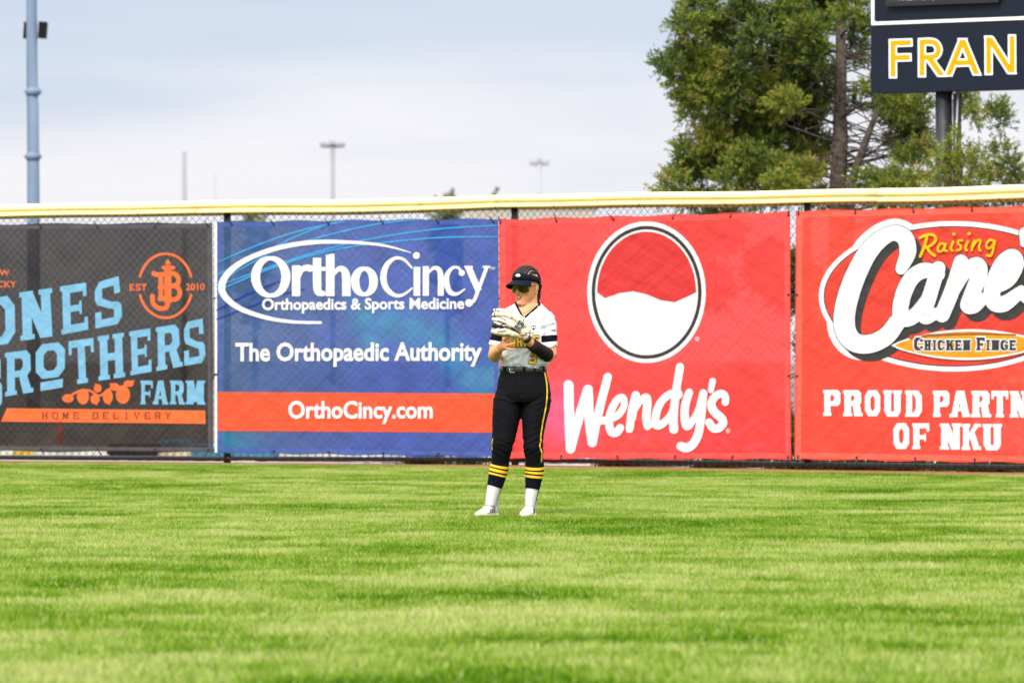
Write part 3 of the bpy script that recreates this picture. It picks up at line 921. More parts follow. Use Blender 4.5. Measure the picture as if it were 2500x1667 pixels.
A.stroke("script", CPATH, CW)
for pts, w in LET:
    A.stroke("script", pts, w)
def lens(x0, x1, yc, h, n=24):
    up = [(x0 + (x1 - x0) * i / n, yc - h * math.sin(math.pi * i / n) ** .75 - 8 * i / n) for i in range(n + 1)]
    dn = [(x0 + (x1 - x0) * i / n, yc + h * math.sin(math.pi * i / n) ** .75 - 8 * i / n) for i in range(n, -1, -1)]
    return up + dn[1:-1]
A.poly("script", lens(618, 1470, 858, 84))
A.poly("gold", lens(634, 1452, 858, 72))
A.poly("gold_dark", [(700, 815), (820, 796), (960, 790), (1100, 788), (1300, 796), (1300, 806), (1100, 802), (960, 806), (820, 812), (740, 832)])
A.k += 14
x = 742
for ch, w, h in (("C", 50, 1), ("H", 40, 0), ("I", 24, 0), ("C", 40, 0), ("K", 44, 0), ("E", 38, 0), ("N", 44, 0), (" ", 20, 0), ("F", 48, 1), ("I", 24, 0), ("N", 46, 0), ("G", 42, 0), ("E", 38, 0)):
    if ch != " ":
        y0 = 814 if h else 828
        q = [(x, y0), (x + w, y0), (x + w, 885), (x, 885)]
        A.slab("script", ch, q, s=.36 if ch != "I" else .5, t=.24, serif=.09 if ch != "I" else .2, grow=.10)
    x += w + 5
A.k += 14
x = 742
for ch, w, h in (("C", 50, 1), ("H", 40, 0), ("I", 24, 0), ("C", 40, 0), ("K", 44, 0), ("E", 38, 0), ("N", 44, 0), (" ", 20, 0), ("F", 48, 1), ("I", 24, 0), ("N", 46, 0), ("G", 42, 0), ("E", 38, 0)):
    if ch != " ":
        y0 = 814 if h else 828
        q = [(x, y0), (x + w, y0), (x + w, 885), (x, 885)]
        A.slab("ink", ch, q, s=.36 if ch != "I" else .5, t=.24, serif=.09 if ch != "I" else .2)
    x += w + 5
Y_ = "yellow"
A.stroke(Y_, [(812, 268), (798, 320), (776, 372)], [16, 17, 15]); A.stroke(Y_, [(776, 270), (815, 253), (852, 258), (860, 285), (835, 312), (800, 325)], 15); A.stroke(Y_, [(812, 322), (832, 350), (856, 368)], 15)
A.stroke(Y_, [(912, 305), (888, 302), (872, 328), (880, 346), (900, 338), (914, 308)], 12); A.stroke(Y_, [(916, 304), (908, 335), (922, 342)], 12)
A.stroke(Y_, [(956, 292), (944, 326), (952, 340)], 13); A.disc(Y_, 960, 250, 9)
A.stroke(Y_, [(1006, 285), (988, 285), (982, 300), (998, 315), (994, 335), (974, 338)], 11)
A.stroke(Y_, [(1036, 290), (1024, 324), (1030, 338)], 13); A.disc(Y_, 1044, 248, 9)
A.stroke(Y_, [(1074, 285), (1064, 310), (1058, 338)], 12); A.stroke(Y_, [(1064, 318), (1090, 284), (1106, 288), (1098, 320), (1104, 340)], 12)
A.stroke(Y_, [(1182, 288), (1158, 282), (1138, 305), (1146, 328), (1168, 318), (1184, 290)], 12); A.stroke(Y_, [(1184, 286), (1176, 330), (1164, 366), (1140, 366)], 12)
A.k = 4
for ch, x0, x1, y0, y1 in (("P", 246, 340, 1101, 1243), ("R", 355, 458, 1102, 1245), ("O", 474, 558, 1103, 1245), ("U", 574, 676, 1103, 1247), ("D", 694, 786, 1104, 1248),
                           ("P", 846, 936, 1105, 1249), ("A", 940, 1048, 1105, 1250), ("R", 1056, 1160, 1106, 1251), ("T", 1166, 1258, 1106, 1251), ("N", 1266, 1372, 1107, 1252),
                           ("O", 630, 716, 1282, 1424), ("F", 733, 826, 1283, 1425), ("N", 884, 996, 1284, 1427), ("K", 1004, 1106, 1286, 1429), ("U", 1116, 1224, 1287, 1431)):
    A.slab("slab", ch, [(x0, y0), (x1, y0), (x1, y1), (x0, y1)], s=.36 if ch not in "NKA" else .33, t=.2, serif=.06)
A.build(bn4, {"white": "emblem_border", "ink": "black_print", "red": "emblem_field", "script": "white_script", "gold": "gold_lozenge", "gold_dark": "bronze_accent", "yellow": "yellow_lettering", "slab": "white_lettering"},
        {"white": vinyl("ink_eb", WHITE, .03), "ink": vinyl("ink_black", (.045, .043, .045), .03), "red": vinyl("ink_red", srgb(214, 66, 52), .03), "script": vinyl("ink_sc", WHITE, .03),
         "gold": vinyl("ink_gold", srgb(216, 150, 30), .03), "gold_dark": vinyl("ink_bronze", srgb(150, 92, 40), .03), "yellow": vinyl("ink_yellow", srgb(226, 184, 20), .03), "slab": vinyl("ink_slab", WHITE, .03)})

# ------------------------------------------------------------------ scoreboard behind the fence
PS = Plane(gpt(2127, 62.2), gpt(2500, 61.05))
m_navy = mat("navy_panel", srgb(17, 24, 38), 0.5, spec=.2, vary=0.12, vscale=1.2)
m_wtrim = mat("white_trim", (0.80, 0.80, 0.80), 0.45)
m_disp = mat("display_face", (0.01, 0.01, 0.011), 0.35)
m_gold = mat("gold_letter", (.78, .30, 0.0), 0.6, spec=.08)
m_steel = mat("dark_steel", (0.018, 0.02, 0.026), 0.4, metal=0.2, vary=0.5, vscale=4)
m_cond = mat("conduit_grey", (0.35, 0.36, 0.38), 0.4, metal=0.6)
sb_root = empty("scoreboard", Vector((*PS.at(2305, 225, -.15).xy, 0)), "navy scoreboard on a dark steel post with big yellow letters", "scoreboard")
def slab_box(name, m_, px0, px1, y0l, y1l, y0r, y1r, front, back, parent=sb_root):
    c = [PS.at(px0, y0l, front), PS.at(px1, y0r, front), PS.at(px1, y1r, front), PS.at(px0, y1l, front)]
    d = [p - PS.n * (front - back) for p in c]
    b = MB(); b.add(c + d, [(0, 3, 2, 1), (4, 5, 6, 7), (0, 1, 5, 4), (2, 3, 7, 6), (1, 2, 6, 5), (3, 0, 4, 7)])
    return b.build(name, m_, parent, smooth=False)
XR = 3150
def ln(x, yl, yr):       # a line through the left edge and the frame's right edge
    return yl + (yr - yl) * (x - 2127) / 373.0
slab_box("name_panel", m_navy, 2126, XR, 63.5, 228, ln(XR, 63.5, 48.8), ln(XR, 228, 217), 0.0, -0.28)
slab_box("upper_panel", m_navy, 2127, XR, -520, 62, ln(XR, -520, -552), ln(XR, 62, 47.6), 0.004, -0.26)
A = Art(PS, 2100, 0, 5.88, 0.008)
# white border of the upper panel with a rounded inner corner
def bl(x): return 318 + (x - 210) * (240 - 318) / (2352 - 210)
A.poly("trim", [(160, -3000), (203, -3000), (203, 290), (160, 362)])
A.poly("trim", [(160, 366), (204, 285), (207, 303), (216, 313), (235, 317), (6170, bl(6170) - 2), (6170, bl(6170) + 46)])
A.build(sb_root, {"trim": "white_border"}, {"trim": m_wtrim})
A = Art(PS, 2100, 0, 5.88, 0.008)
FR = [[(471, 1105), (469, 590)], [(437, 623), (728, 614)], [(500, 832), (714, 826)],
      [(888, 1090), (886, 575)], [(1000, 850), (1166, 1082)],
      [(1472, 575), (1268, 1078)], [(1470, 575), (1672, 1064)], [(1372, 906), (1576, 900)],
      [(1845, 1058), (1843, 540)], [(1858, 552), (2168, 1040)], [(2182, 1045), (2180, 524)]]
BOWL = [(888, 607), (1015, 604), (1088, 632), (1126, 716), (1092, 798), (1010, 824), (890, 828)]
def cut(pts, w, g):
    """bar with level ends for the slanted legs"""
    return pts
for grow, key in ((48, "outline"), (0, "gold")):
    A.k += 8
    for i, s in enumerate(FR):
        w = 70 + grow
        if i in (4, 5, 6, 9):
            (xa, ya), (xb, yb) = s
            dx, dy = xb - xa, yb - ya
            hw = (74 + grow) / 2 * math.hypot(dx, dy) / abs(dy)
            e = grow / 2
            sgn = 1 if dy > 0 else -1
            xa2, ya2 = xa - dx / abs(dy) * e, ya - sgn * e
            xb2, yb2 = xb + dx / abs(dy) * e, yb + sgn * e
            A.poly(key, [(xa2 - hw, ya2), (xa2 + hw, ya2), (xb2 + hw, yb2), (xb2 - hw, yb2)])
        else:
            A.stroke(key, s, w, cap='butt', ext=grow / 2)
    A.stroke(key, BOWL, 69 + grow, cap='butt')
A.build(sb_root, {"outline": "letter_outline", "gold": "yellow_lettering"}, {"outline": m_wtrim, "gold": m_gold})
# display case
db = slab_box("display_case", m_disp, 2162, 2437, -260, 16.5, -268, 6.5, 0.07, 0.006)
A = Art(PS, 2100, 0, 5.88, 0.072)
A.poly("led", [(372, 20), (1978, -38), (1978, -30), (372, 28)])
for x_, w_ in ((672, 22), (716, 26), (610, 16), (560, 12), (900, 14), (1040, 16)):
    A.poly("dots%d" % x_, [(x_, -30), (x_ + w_, -31), (x_ + w_, 4), (x_, 5)])
m_led = mat("led_white", (.7, .72, .75), .4)
A.build(db, {k_: ("case_lip" if k_ == "led" else "lit_segment") for k_ in A.mb}, {k_: (mat("lip_grey", (.06, .06, .065), .4) if k_ == "led" else m_led) for k_ in A.mb})
b = MB(); p = PS.at(2304.5, 228, -0.16); pb = Vector((p.x, p.y, -.1))
b.sweep([pb, Vector((p.x, p.y, p.z + .3))], [.093, .093], n=24); b.build("post", m_steel, sb_root)
b = MB(); p = PS.at(2337, 228, -0.2); b.box((p.x, p.y, p.z / 2), (.085, .07, p.z)); b.build("channel", m_black, sb_root, smooth=False)
b = MB(); p1, p2 = PS.at(2339, 222, -.1), PS.at(2327, 520, -.1); b.sweep([p1, p2, Vector((p2.x, p2.y, 0))], [.011] * 3, n=8); b.build("conduit", m_cond, sb_root)

# ------------------------------------------------------------------ far poles
m_galv = mat("pale_blue_steel", srgb(108, 126, 150), 0.6, metal=0.0, vary=0.06, vscale=1.5)
m_box = mat("speaker_black", (0.008, 0.008, 0.01), 0.6, spec=.1)
pd = 100.0
px2m = pd / F
base = gpt(83.5, pd)
flood = empty("floodlight_pole", base, "tall pale blue steel light pole carrying black loudspeakers behind the dark banner", "light pole")
b = MB()
def zat(py, d): return EYE + (HY - py) * d / F
zs = [(-.2, 17.0), (zat(520, pd), 15.6), (zat(250, pd), 14.6), (zat(248, pd), 14.2), (zat(60, pd), 13.4), (zat(-160, pd), 12.6), (zat(-600, pd), 10.5)]
b.sweep([Vector((base.x + (83 - 83.5) * px2m - (i * .01), base.y, z)) for i, (z, r) in enumerate(zs)], [r * px2m for z, r in zs], n=24)
b.build("pole", m_galv, flood)
for py in (224, 382):
    b = MB(); b.sweep([Vector((base.x - .02, base.y, zat(py + 9, pd))), Vector((base.x - .02, base.y, zat(py - 9, pd)))], [17.5 * px2m] * 2, n=24)
    b.ball((base.x - .02 - 18 * px2m, base.y, zat(py, pd)), .03); b.ball((base.x - .02 + 18 * px2m, base.y, zat(py, pd)), .03)
    b.build("collar", m_galv, flood)
for cx_, w_, dy_ in ((104, 20, 0.05), (66, 18, .12)):
    b = MB(); c = gpt(cx_, pd, zat(74, pd)) + Vector((0, dy_, 0))
    b.box(c, (w_ * px2m, .22, 40 * px2m), rot=Matrix.Rotation(R(4), 3, 'Y')); b.build("loudspeaker", m_box, flood, smooth=False)
b = MB()
for s_ in (-1, 0, 1):
    b.box((base.x + s_ * .7, base.y, zat(-590, pd)), (.5, .35, .45))
b.box((base.x, base.y + .2, zat(-615, pd)), (2.4, .12, .12)); b.build("lamp_bank", m_box, flood, smooth=False)

m_farpole = mat("grey_lamp_pole", (0.25, 0.255, 0.28), 0.7)
m_farpale = mat("pale_lamp_pole", (0.34, 0.35, 0.385), 0.7)
def lamp(px, topy, d, wpx, m_, head, label, grp):
    base = gpt(px, d)
    r_ = empty("street_lamp", base, label, "lamp post", grp)
    k = d / F; zt = zat(topy, d)
    b = MB(); b.sweep([base + Vector((0, 0, -.2)), base + Vector((0, 0, zt))], [wpx * k * .55, wpx * k * .42], n=12); b.build("pole", m_, r_)
    if head:
        b = MB(); hw = head * k
        b.sweep([base + Vector((-hw * .9, 0, zt)), base + Vector((hw * .9, 0, zt))], [4 * k] * 2, n=8)
        b.build("arm", m_, r_)
        for s_ in (-1, 1):
            b = MB(); b.box(base + Vector((s_ * hw * .72, 0, zt + 3 * k)), (hw * .62, .35, 9 * k)); b.build("lamp_head", m_, r_, smooth=False)
        b = MB(); b.box(base + Vector((0, -.05, zt + 9 * k)), (hw * .55, .3, 8 * k)); b.build("top_lamp_head", m_farpale, r_, smooth=False)
    return r_
GR = "lamp posts far behind the fence"
lamp(812, 357, 250, 12, m_farpole, 30, "grey lamp post with T shaped head above the blue banner", GR)
lamp(450, 370, 260, 13, m_farpole, 0, "thick grey mast without any arm rising above the dark banner", GR)
lamp(521, 424, 300, 11, m_farpale, 0, "short whitish mast rising where dark and blue banners meet", GR)
lamp(1317, 400, 380, 12, m_farpale, 24, "palest and farthest lamp post, above the red banner", GR)

# ------------------------------------------------------------------ far building and trees
m_bld = mat("beige_wall", (0.42, 0.385, 0.34), 0.9, vary=0.1, vscale=.3)
m_roof = mat("grey_roof", (0.25, 0.25, 0.26), 0.8)
m_win = mat("dull_window", (0.30, 0.29, 0.28), 0.3)
bd = 210.0
b0, b1 = gpt(1132, bd), gpt(1452, bd)
bld = empty("far_building", (b0 + b1) / 2, "low beige building far beyond the fence behind the girl's head", "building")
b = MB(); b.box(((b0.x + b1.x) / 2, bd + 6, zat(503, bd) / 2), (b1.x - b0.x, 12, zat(503, bd))); b.build("wall", m_bld, bld, smooth=False)
b = MB(); b.box(((b0.x + b1.x) / 2, bd + 6, zat(502, bd) + .14), (b1.x - b0.x + .3, 12.3, .3)); b.build("roof", m_roof, bld, smooth=False)
for i in range(4):
    for j in range(2):
        b = MB(); b.box((b0.x + .7 + i * 1.15, bd - .02, 1.6 + j * 2.9), (.6, .1, 1.3)); b.build("window", m_win, bld, smooth=False)

def leafmat(name, cols):
    m = bpy.data.materials.new(name); m.use_nodes = True
    nt = m.node_tree; nd = nt.nodes; lk = nt.links
    b = nd["Principled BSDF"]; out = nd["Material Output"]
    a = nd.new("ShaderNodeAttribute"); a.attribute_name = "tone"
    rp = nd.new("ShaderNodeValToRGB"); rp.color_ramp.interpolation = 'LINEAR'
    e = rp.color_ramp.elements
    e[0].position = cols[0][0]; e[0].color = (*cols[0][1], 1); e[1].position = cols[-1][0]; e[1].color = (*cols[-1][1], 1)
    for p_, c_ in cols[1:-1]:
        x = e.new(p_); x.color = (*c_, 1)
    lk.new(a.outputs["Fac"], rp.inputs[0]); lk.new(rp.outputs[0], b.inputs["Base Color"])
    b.inputs["Roughness"].default_value = 0.6
    b.inputs["Specular IOR Level"].default_value = 0.3
    t = nd.new("ShaderNodeBsdfTranslucent"); lk.new(rp.outputs[0], t.inputs["Color"])
    mx_ = nd.new("ShaderNodeMixShader"); mx_.inputs[0].default_value = 0.3
    lk.new(b.outputs[0], mx_.inputs[1]); lk.new(t.outputs[0], mx_.inputs[2]); lk.new(mx_.outputs[0], out.inputs[0])
    return m

def np_object(name, co, tris, tone, m_, parent=None, loc=None, norm=None):
    """big triangle soups straight from numpy"""
    org = np.array(loc if loc is not None else (wloc(parent) if parent else (0, 0, 0)), dtype=np.float64)
    me = bpy.data.meshes.new(name)
    n, k = len(co), len(tris)
    me.vertices.add(n); me.vertices.foreach_set("co", (co - org).astype(np.float32).ravel())
    me.loops.add(k * 3); me.loops.foreach_set("vertex_index", tris.astype(np.int32).ravel())
    me.polygons.add(k); me.polygons.foreach_set("loop_start", np.arange(0, 3 * k, 3, dtype=np.int32))
    try:
        me.polygons.foreach_set("loop_total", np.full(k, 3, dtype=np.int32))
    except Exception:
        pass
    me.update(calc_edges=True)
    at = me.attributes.new("tone", 'FLOAT', 'POINT')
    at.data.foreach_set("value", tone.astype(np.float32))
    me.materials.append(m_)
    o = bpy.data.objects.new(name, me); COL.objects.link(o)
    if parent:
        o.parent = parent; o.location = Vector(org) - wloc(parent)
    else:
        o.location = Vector(org)
    return o

def sprays(blobs, per, rng, leaf=(0.03, 0.009), twig=(0.08, 0.2), nleaf=22, tone0=None):
    """scale-leaf sprays spread through a set of ellipsoids (centre, radii, tone)"""
    cos, tones = [], []
    for c, r, tn in blobs:
        n = max(3, int(per * r[0] * r[2] * 1.0))
        d = rng.normal(size=(n, 3)); d /= np.linalg.norm(d, axis=1, keepdims=True)
        rad = rng.random(n) ** 0.45
        st = np.array(c) + d * rad[:, None] * np.array(r) * 0.85
        dirv = d * 0.8 + rng.normal(size=(n, 3)) * 0.45 + np.array([0, 0, 0.42])
        dirv /= np.linalg.norm(dirv, axis=1, keepdims=True)
        ln_ = rng.uniform(*twig, size=n)
        tw = np.clip(tn + rng.normal(size=n) * 0.16, 0.02, 0.93)
        dead = rng.random(n) < 0.005
        tw[dead] = 1.0
        for j in range(nleaf):
            t = (j + rng.random(n)) / nleaf
            p = st + dirv * (ln_ * t)[:, None] + rng.normal(size=(n, 3)) * 0.012
            od = dirv * 0.95 + rng.normal(size=(n, 3)) * 0.45
            od /= np.linalg.norm(od, axis=1, keepdims=True)
            sd = np.cross(od, rng.normal(size=(n, 3))); sd /= (np.linalg.norm(sd, axis=1, keepdims=True) + 1e-9)
            L = leaf[0] * rng.uniform(.6, 1.3, n)[:, None]; W = leaf[1] * rng.uniform(.7, 1.3, n)[:, None]
            cos.append(np.stack([p - sd * W, p + sd * W, p + od * L], axis=1).reshape(-1, 3))
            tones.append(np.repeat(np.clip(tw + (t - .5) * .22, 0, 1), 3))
    co = np.concatenate(cos); to = np.concatenate(tones)
    return co, np.arange(len(co)).reshape(-1, 3), to

m_leaf = leafmat("juniper_leaf", [(0, (.018, .036, .009)), (.3, (.045, .085, .016)), (.55, (.125, .17, .018)), (.8, (.23, .27, .03)), (.95, (.30, .30, .05)), (1.0, (.36, .22, .08))])
m_bark = mat("cedar_bark", (0.095, 0.076, 0.062), 0.95, spec=.1, vary=0.5, vscale=18, bump=0.02, bscale=25)
rng = np.random.default_rng(5)
TD = 66.0
tk = TD / F
tbase = gpt(2046, TD)
BL = [(330, 30, 150, 60), (250, 150, 110, 80), (420, 180, 120, 100), (600, 80, 120, 90), (740, 130, 120, 90), (690, 230, 110, 80), (900, 60, 120, 70), (1050, 60, 110, 80), (1000, 200, 110, 90), (930, 130, 90, 80),
      (1270, 60, 110, 90), (1330, 190, 60, 110), (1310, 320, 70, 80), (120, 395, 80, 36), (250, 330, 120, 80), (200, 490, 100, 80), (380, 420, 130, 100), (350, 560, 130, 80), (260, 610, 90, 65), (280, 700, 70, 70),
      (480, 650, 120, 85), (560, 520, 110, 85), (600, 400, 100, 80), (780, 420, 120, 90), (720, 560, 110, 85), (900, 500, 120, 100), (870, 640, 110, 70), (760, 700, 110, 70), (640, 720, 110, 70), (950, 380, 120, 90),
      (1060, 330, 80, 110), (1050, 520, 70, 90), (1000, 650, 90, 60), (430, 770, 80, 50), (400, 870, 110, 80), (240, 950, 80, 60), (280, 1060, 140, 80), (170, 1130, 80, 50), (450, 980, 130, 90), (600, 870, 110, 80),
      (620, 1000, 140, 80), (760, 900, 110, 80), (800, 1060, 160, 80), (550, 1120, 160, 60), (980, 1080, 130, 70), (950, 960, 90, 60), (1070, 1000, 70, 70), (850, 1150, 150, 50), (90, 1190, 50, 25),
      (1300, 650, 50, 50), (1450, 660, 60, 50), (1560, 650, 100, 70), (1700, 660, 80, 70), (1600, 760, 100, 70), (1690, 840, 80, 80), (1560, 890, 80, 50), (1720, 950, 80, 70), (1620, 990, 80, 50),
      (1990, 640, 60, 70), (2030, 720, 50, 50), (2180, 690, 70, 50), (2210, 760, 45, 40), (2200, 940, 60, 40), (2270, 1040, 70, 50), (2300, 1120, 60, 50), (1350, 1120, 70, 40),
      (1500, 1150, 90, 45), (1700, 1150, 140, 45), (2120, 1110, 90, 50), (300, 1240, 250, 50), (700, 1240, 260, 55), (1100, 1240, 200, 50), (1500, 1250, 200, 50), (1900, 1250, 250, 50), (2300, 1230, 150, 50),
      (1120, 150, 70, 70), (1150, 480, 60, 50), (1040, 720, 60, 60), (1130, 900, 60, 50), (1400, 560, 70, 50), (1150, -120, 300, 100), (600, -150, 260, 90), (900, -330, 320, 120), (1200, -560, 300, 140)]
blobs, limb_to = [], []
for (x, y, rx, ry) in BL:
    px, py = 1580 + x / 2.5565, y / 2.5565
    dx = abs(px - 2046) / 480.0
    dy_ = random.uniform(-1.3, 0.9) * (1 - .5 * min(1, dx))
    if abs(px - 2046) < 50: dy_ = random.uniform(.35, .9) if y > 250 else dy_
    d = TD + dy_
    c = gpt(px, d, zat(py, d))
    k = d / F / 2.5565
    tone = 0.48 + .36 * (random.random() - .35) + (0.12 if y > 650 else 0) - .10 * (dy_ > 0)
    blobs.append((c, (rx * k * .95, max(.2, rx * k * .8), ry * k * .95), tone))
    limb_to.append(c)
    if rx > 70 and -100 < y < 1210 and random.random() < .5:
        d2 = TD + random.uniform(.4, 1.6)
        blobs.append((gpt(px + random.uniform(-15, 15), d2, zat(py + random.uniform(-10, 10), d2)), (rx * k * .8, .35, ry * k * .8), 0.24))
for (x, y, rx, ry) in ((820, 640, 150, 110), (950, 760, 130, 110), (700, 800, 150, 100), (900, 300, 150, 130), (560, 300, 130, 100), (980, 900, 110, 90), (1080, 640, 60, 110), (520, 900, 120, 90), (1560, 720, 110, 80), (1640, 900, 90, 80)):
    px, py = 1580 + x / 2.5565, y / 2.5565; d = TD + random.uniform(.5, 1.1); k = d / F / 2.5565
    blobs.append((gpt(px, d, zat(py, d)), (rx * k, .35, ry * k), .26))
# lower skirt of the tree behind the banners (seen between and above them)
for i in range(26):
    px = random.uniform(1640, 2560); py = random.uniform(560, 1090); d = TD + random.uniform(-2.2, 1.2)
    if abs(px - 2046) < 60: d = TD + random.uniform(.5, 1.2)
    if d - (57.1 + (px - 1217) / 1283 * -4.1) < 4: d += 2
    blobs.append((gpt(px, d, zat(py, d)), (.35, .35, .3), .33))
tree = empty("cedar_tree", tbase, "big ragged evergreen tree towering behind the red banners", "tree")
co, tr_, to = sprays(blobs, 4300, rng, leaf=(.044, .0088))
np_object("crown", co, tr_, to, m_leaf, tree)
b = MB()
zs = [(-.2, 38), (1.0, 28), (zat(450, TD), 21), (zat(330, TD), 19), (zat(270, TD), 16.5), (zat(150, TD), 14), (zat(40, TD), 11), (zat(-250, TD), 9), (zat(-500, TD), 3)]
wob = [0, 0, 0, 6, 4, 8, 5, 6, 6]
tpts = [Vector((tbase.x + w * tk, tbase.y, z)) for (z, r), w in zip(zs, wob)]
b.sweep(tpts, [r * tk for z, r in zs], n=16)
b.sweep([tpts[1] + Vector((.05, -.1, 0)), gpt(2080, TD - .3, zat(440, TD)), gpt(2115, TD - .4, zat(345, TD)), gpt(2136, TD - .4, zat(290, TD)), gpt(2170, TD, zat(225, TD))], [.06, .05, .042, .03, .012], n=8)
for c in limb_to:
    if random.random() < .6: continue
    zt = c.z - .25 - .25 * abs(c.x - tbase.x) * random.uniform(.3, 1)
    f = Vector((tbase.x + 4 * tk, tbase.y, max(.8, zt)))
    mid = f.lerp(c, .5) + Vector((random.uniform(-.1, .1), random.uniform(-.1, .1), random.uniform(-.15, .12)))
    m2 = f.lerp(c, .8) + Vector((random.uniform(-.1, .1), random.uniform(-.1, .1), random.uniform(-.1, .1)))
    r0 = .009 + .006 * min(2.5, (c - f).length)
    b.sweep([f, mid, m2, c], [r0, r0 * .7, r0 * .45, .004], n=6)
for i in range(95):                              # bare dead twigs round the lower stem
    z = random.uniform(zat(470, TD), zat(120, TD)); a = random.uniform(0, 2 * math.pi)
    if random.random() < .5: a = random.uniform(-.6, .9) - .4
    f = Vector((tbase.x + 5 * tk, tbase.y, z)); L = random.uniform(.3, 1.5)
    dv = Vector((math.cos(a), math.sin(a) * .8, random.uniform(-.45, .35))).normalized()
    m1 = f + dv * L * .5 + Vector((0, 0, random.uniform(-.1, .06))); e = f + dv * L + Vector((random.uniform(-.1, .1), 0, random.uniform(-.28, .1)))
    b.sweep([f, m1, e], [.009, .006, .002], n=5)
    for _ in range(2):
        q = m1.lerp(e, random.random()); b.sweep([q, q + Vector((random.uniform(-.22, .25), random.uniform(-.1, .1), random.uniform(-.25, .2)))], [.004, .0015], n=4)
b.build("trunk", m_bark, tree)

# thin branches on the right with tufts and the bright young juniper in front of the post
def small_tree(name, label, base_px, d, BLs, tone, per, grp=None, stems=True):
    base = gpt(base_px, d)
    r_ = empty(name, base, label, "tree", grp)
    bl_ = []
    for (x, y, rx, ry) in BLs:
        px, py = 1580 + x / 2.5565, y / 2.5565
        dd = d + random.uniform(-.25, .25); k = dd / F / 2.5565
        bl_.append((gpt(px, dd, zat(py, dd)), (rx * k, rx * k * .8, ry * k), tone + random.uniform(-.06, .08)))
    co, tr_, to = sprays(bl_, per, rng, leaf=(.028, .0085), twig=(.07, .16))
    np_object("crown", co, tr_, to, m_leaf, r_)
    b = MB()
    top = max(bl_, key=lambda q: q[0].z)[0]
    b.sweep([base + Vector((0, 0, -.1)), base.lerp(top, .5) + Vector((.04, 0, 0)), top], [.05, .03, .006], n=8)
    for c, r, t in bl_:
        f = base.lerp(top, min(.95, max(.2, (c.z - .5) / top.z)))
        b.sweep([f, f.lerp(c, .5) + Vector((0, 0, .03)), c], [.012, .008, .003], n=5)
    b.build("trunk", m_bark, r_)
small_tree("young_juniper", "small bright green juniper growing in front of the scoreboard post", 2350, 59.8,
           [(1930, 850, 45, 50), (1880, 930, 70, 60), (1990, 950, 70, 60), (1850, 1010, 100, 90), (1960, 1040, 110, 80), (2080, 980, 60, 40), (2090, 1060, 70, 60), (1800, 1110, 120, 60), (1960, 1130, 120, 50), (1950, 1240, 180, 90),
            (1900, 1500, 180, 200), (1950, 2000, 200, 250)], .66, 2000)
small_tree("young_juniper", "low bright green juniper bush between trunk and scoreboard post", 2190, 60.6,
           [(1500, 1110, 60, 40), (1580, 1090, 80, 50), (1680, 1120, 80, 50), (1460, 1160, 60, 40), (1600, 1180, 120, 50), (1560, 1260, 170, 70), (1560, 1600, 180, 250), (1580, 2200, 200, 250)], .6, 2000)

m_leaf2 = leafmat("far_leaf", [(0, (.09, .11, .05)), (.5, (.17, .20, .08)), (1, (.28, .27, .15))])
def far_tree(px, topy, d, w, label, grp="small trees far beyond the fence", tn=.5):
    base = gpt(px, d); zt = zat(topy, d); k = d / F
    r_ = empty("far_tree", base, label, "tree", grp)
    b = MB(); b.sweep([base + Vector((0, 0, -.2)), base + Vector((0, 0, zt * .8))], [.14, .05], n=8)
    for a in range(5):
        b.sweep([base + Vector((0, 0, zt * (.4 + .08 * a))), base + Vector((math.cos(a * 2.2) * w * k * .4, math.sin(a * 2.2) * .8, zt * (.62 + .07 * a)))], [.06, .015], n=5)
    b.build("trunk", m_bark, r_)
    bl_ = []
    for i in range(26):
        a = random.uniform(0, 6.28); q = random.random() ** .5; zz = random.uniform(.38, .92)
        sh = (1 - abs(zz - .6) * 1.3)
        bl_.append((Vector((base.x + math.cos(a) * q * w * k * .5 * sh, base.y + math.sin(a) * q * w * k * .5 * sh, zt * zz)), (w * k * .16, w * k * .16, zt * .085), tn + random.uniform(-.25, .25)))
    co, tr_, to = sprays(bl_, 200, rng, leaf=(.16, .06), twig=(.2, .5), nleaf=14)
    np_object("crown", co, tr_, to, m_leaf2, r_)
far_tree(1092, 474, 230, 66, "small green tree far away above the blue banner's right half")
far_tree(1196, 470, 260, 75, "brownish tree far away above the seam of blue and red banners", tn=.85)
far_tree(622, 503, 210, 70, "small green tree seen through the mesh over the blue banner's left half")
far_tree(1325, 474, 280, 60, "pale tree far away peeping over the rail above the red banner", tn=.8)

# ------------------------------------------------------------------ things lying at the foot of the fence
def lying(name, label, cat, xa, xb, back, h, m_, grp=None, dz=0.0, r=None):
    back += .75
    pl = plane_for((xa + xb) / 2)
    def g_(px):
        p = pl.at(px, 1125, -back); return Vector((p.x, p.y, 0))
    a, c = g_(xa), g_(xb)
    b = MB()
    if r:
        n_ = 10
        b.sweep([a.lerp(c, i / n_) + Vector((0, random.uniform(-.01, .01), r + dz + random.uniform(-.006, .006))) for i in range(n_ + 1)], [r] * (n_ + 1), n=12, ref=(0, 0, 1))
    else:
        d = (c - a); L = d.length; ang = math.atan2(d.y, d.x)
        b.box((a + c) / 2 + Vector((0, 0, h * .36 + dz)), (L, .05, h), rot=Matrix.Rotation(ang, 3, 'Z') @ Matrix.Rotation(R(-48), 3, 'X'))
    o = b.build(name, m_, loc=(a + c) / 2, smooth=bool(r))
    return tag(o, label, cat, grp)
def pm(n, c): return mat(n, c, .7, vary=.25, vscale=8)
GB = "boards and rolls lying along the foot of the fence"
lying("board", "cream painted board at the fence foot under the dark banner's left end", "board", -300, 36, .3, .19, pm("cream_board", (.86, .79, .62)), GB)
lying("board", "short orange-yellow board at the fence foot between two cream boards", "board", 38, 85, .3, .19, pm("orange_board", (.90, .52, .05)), GB)
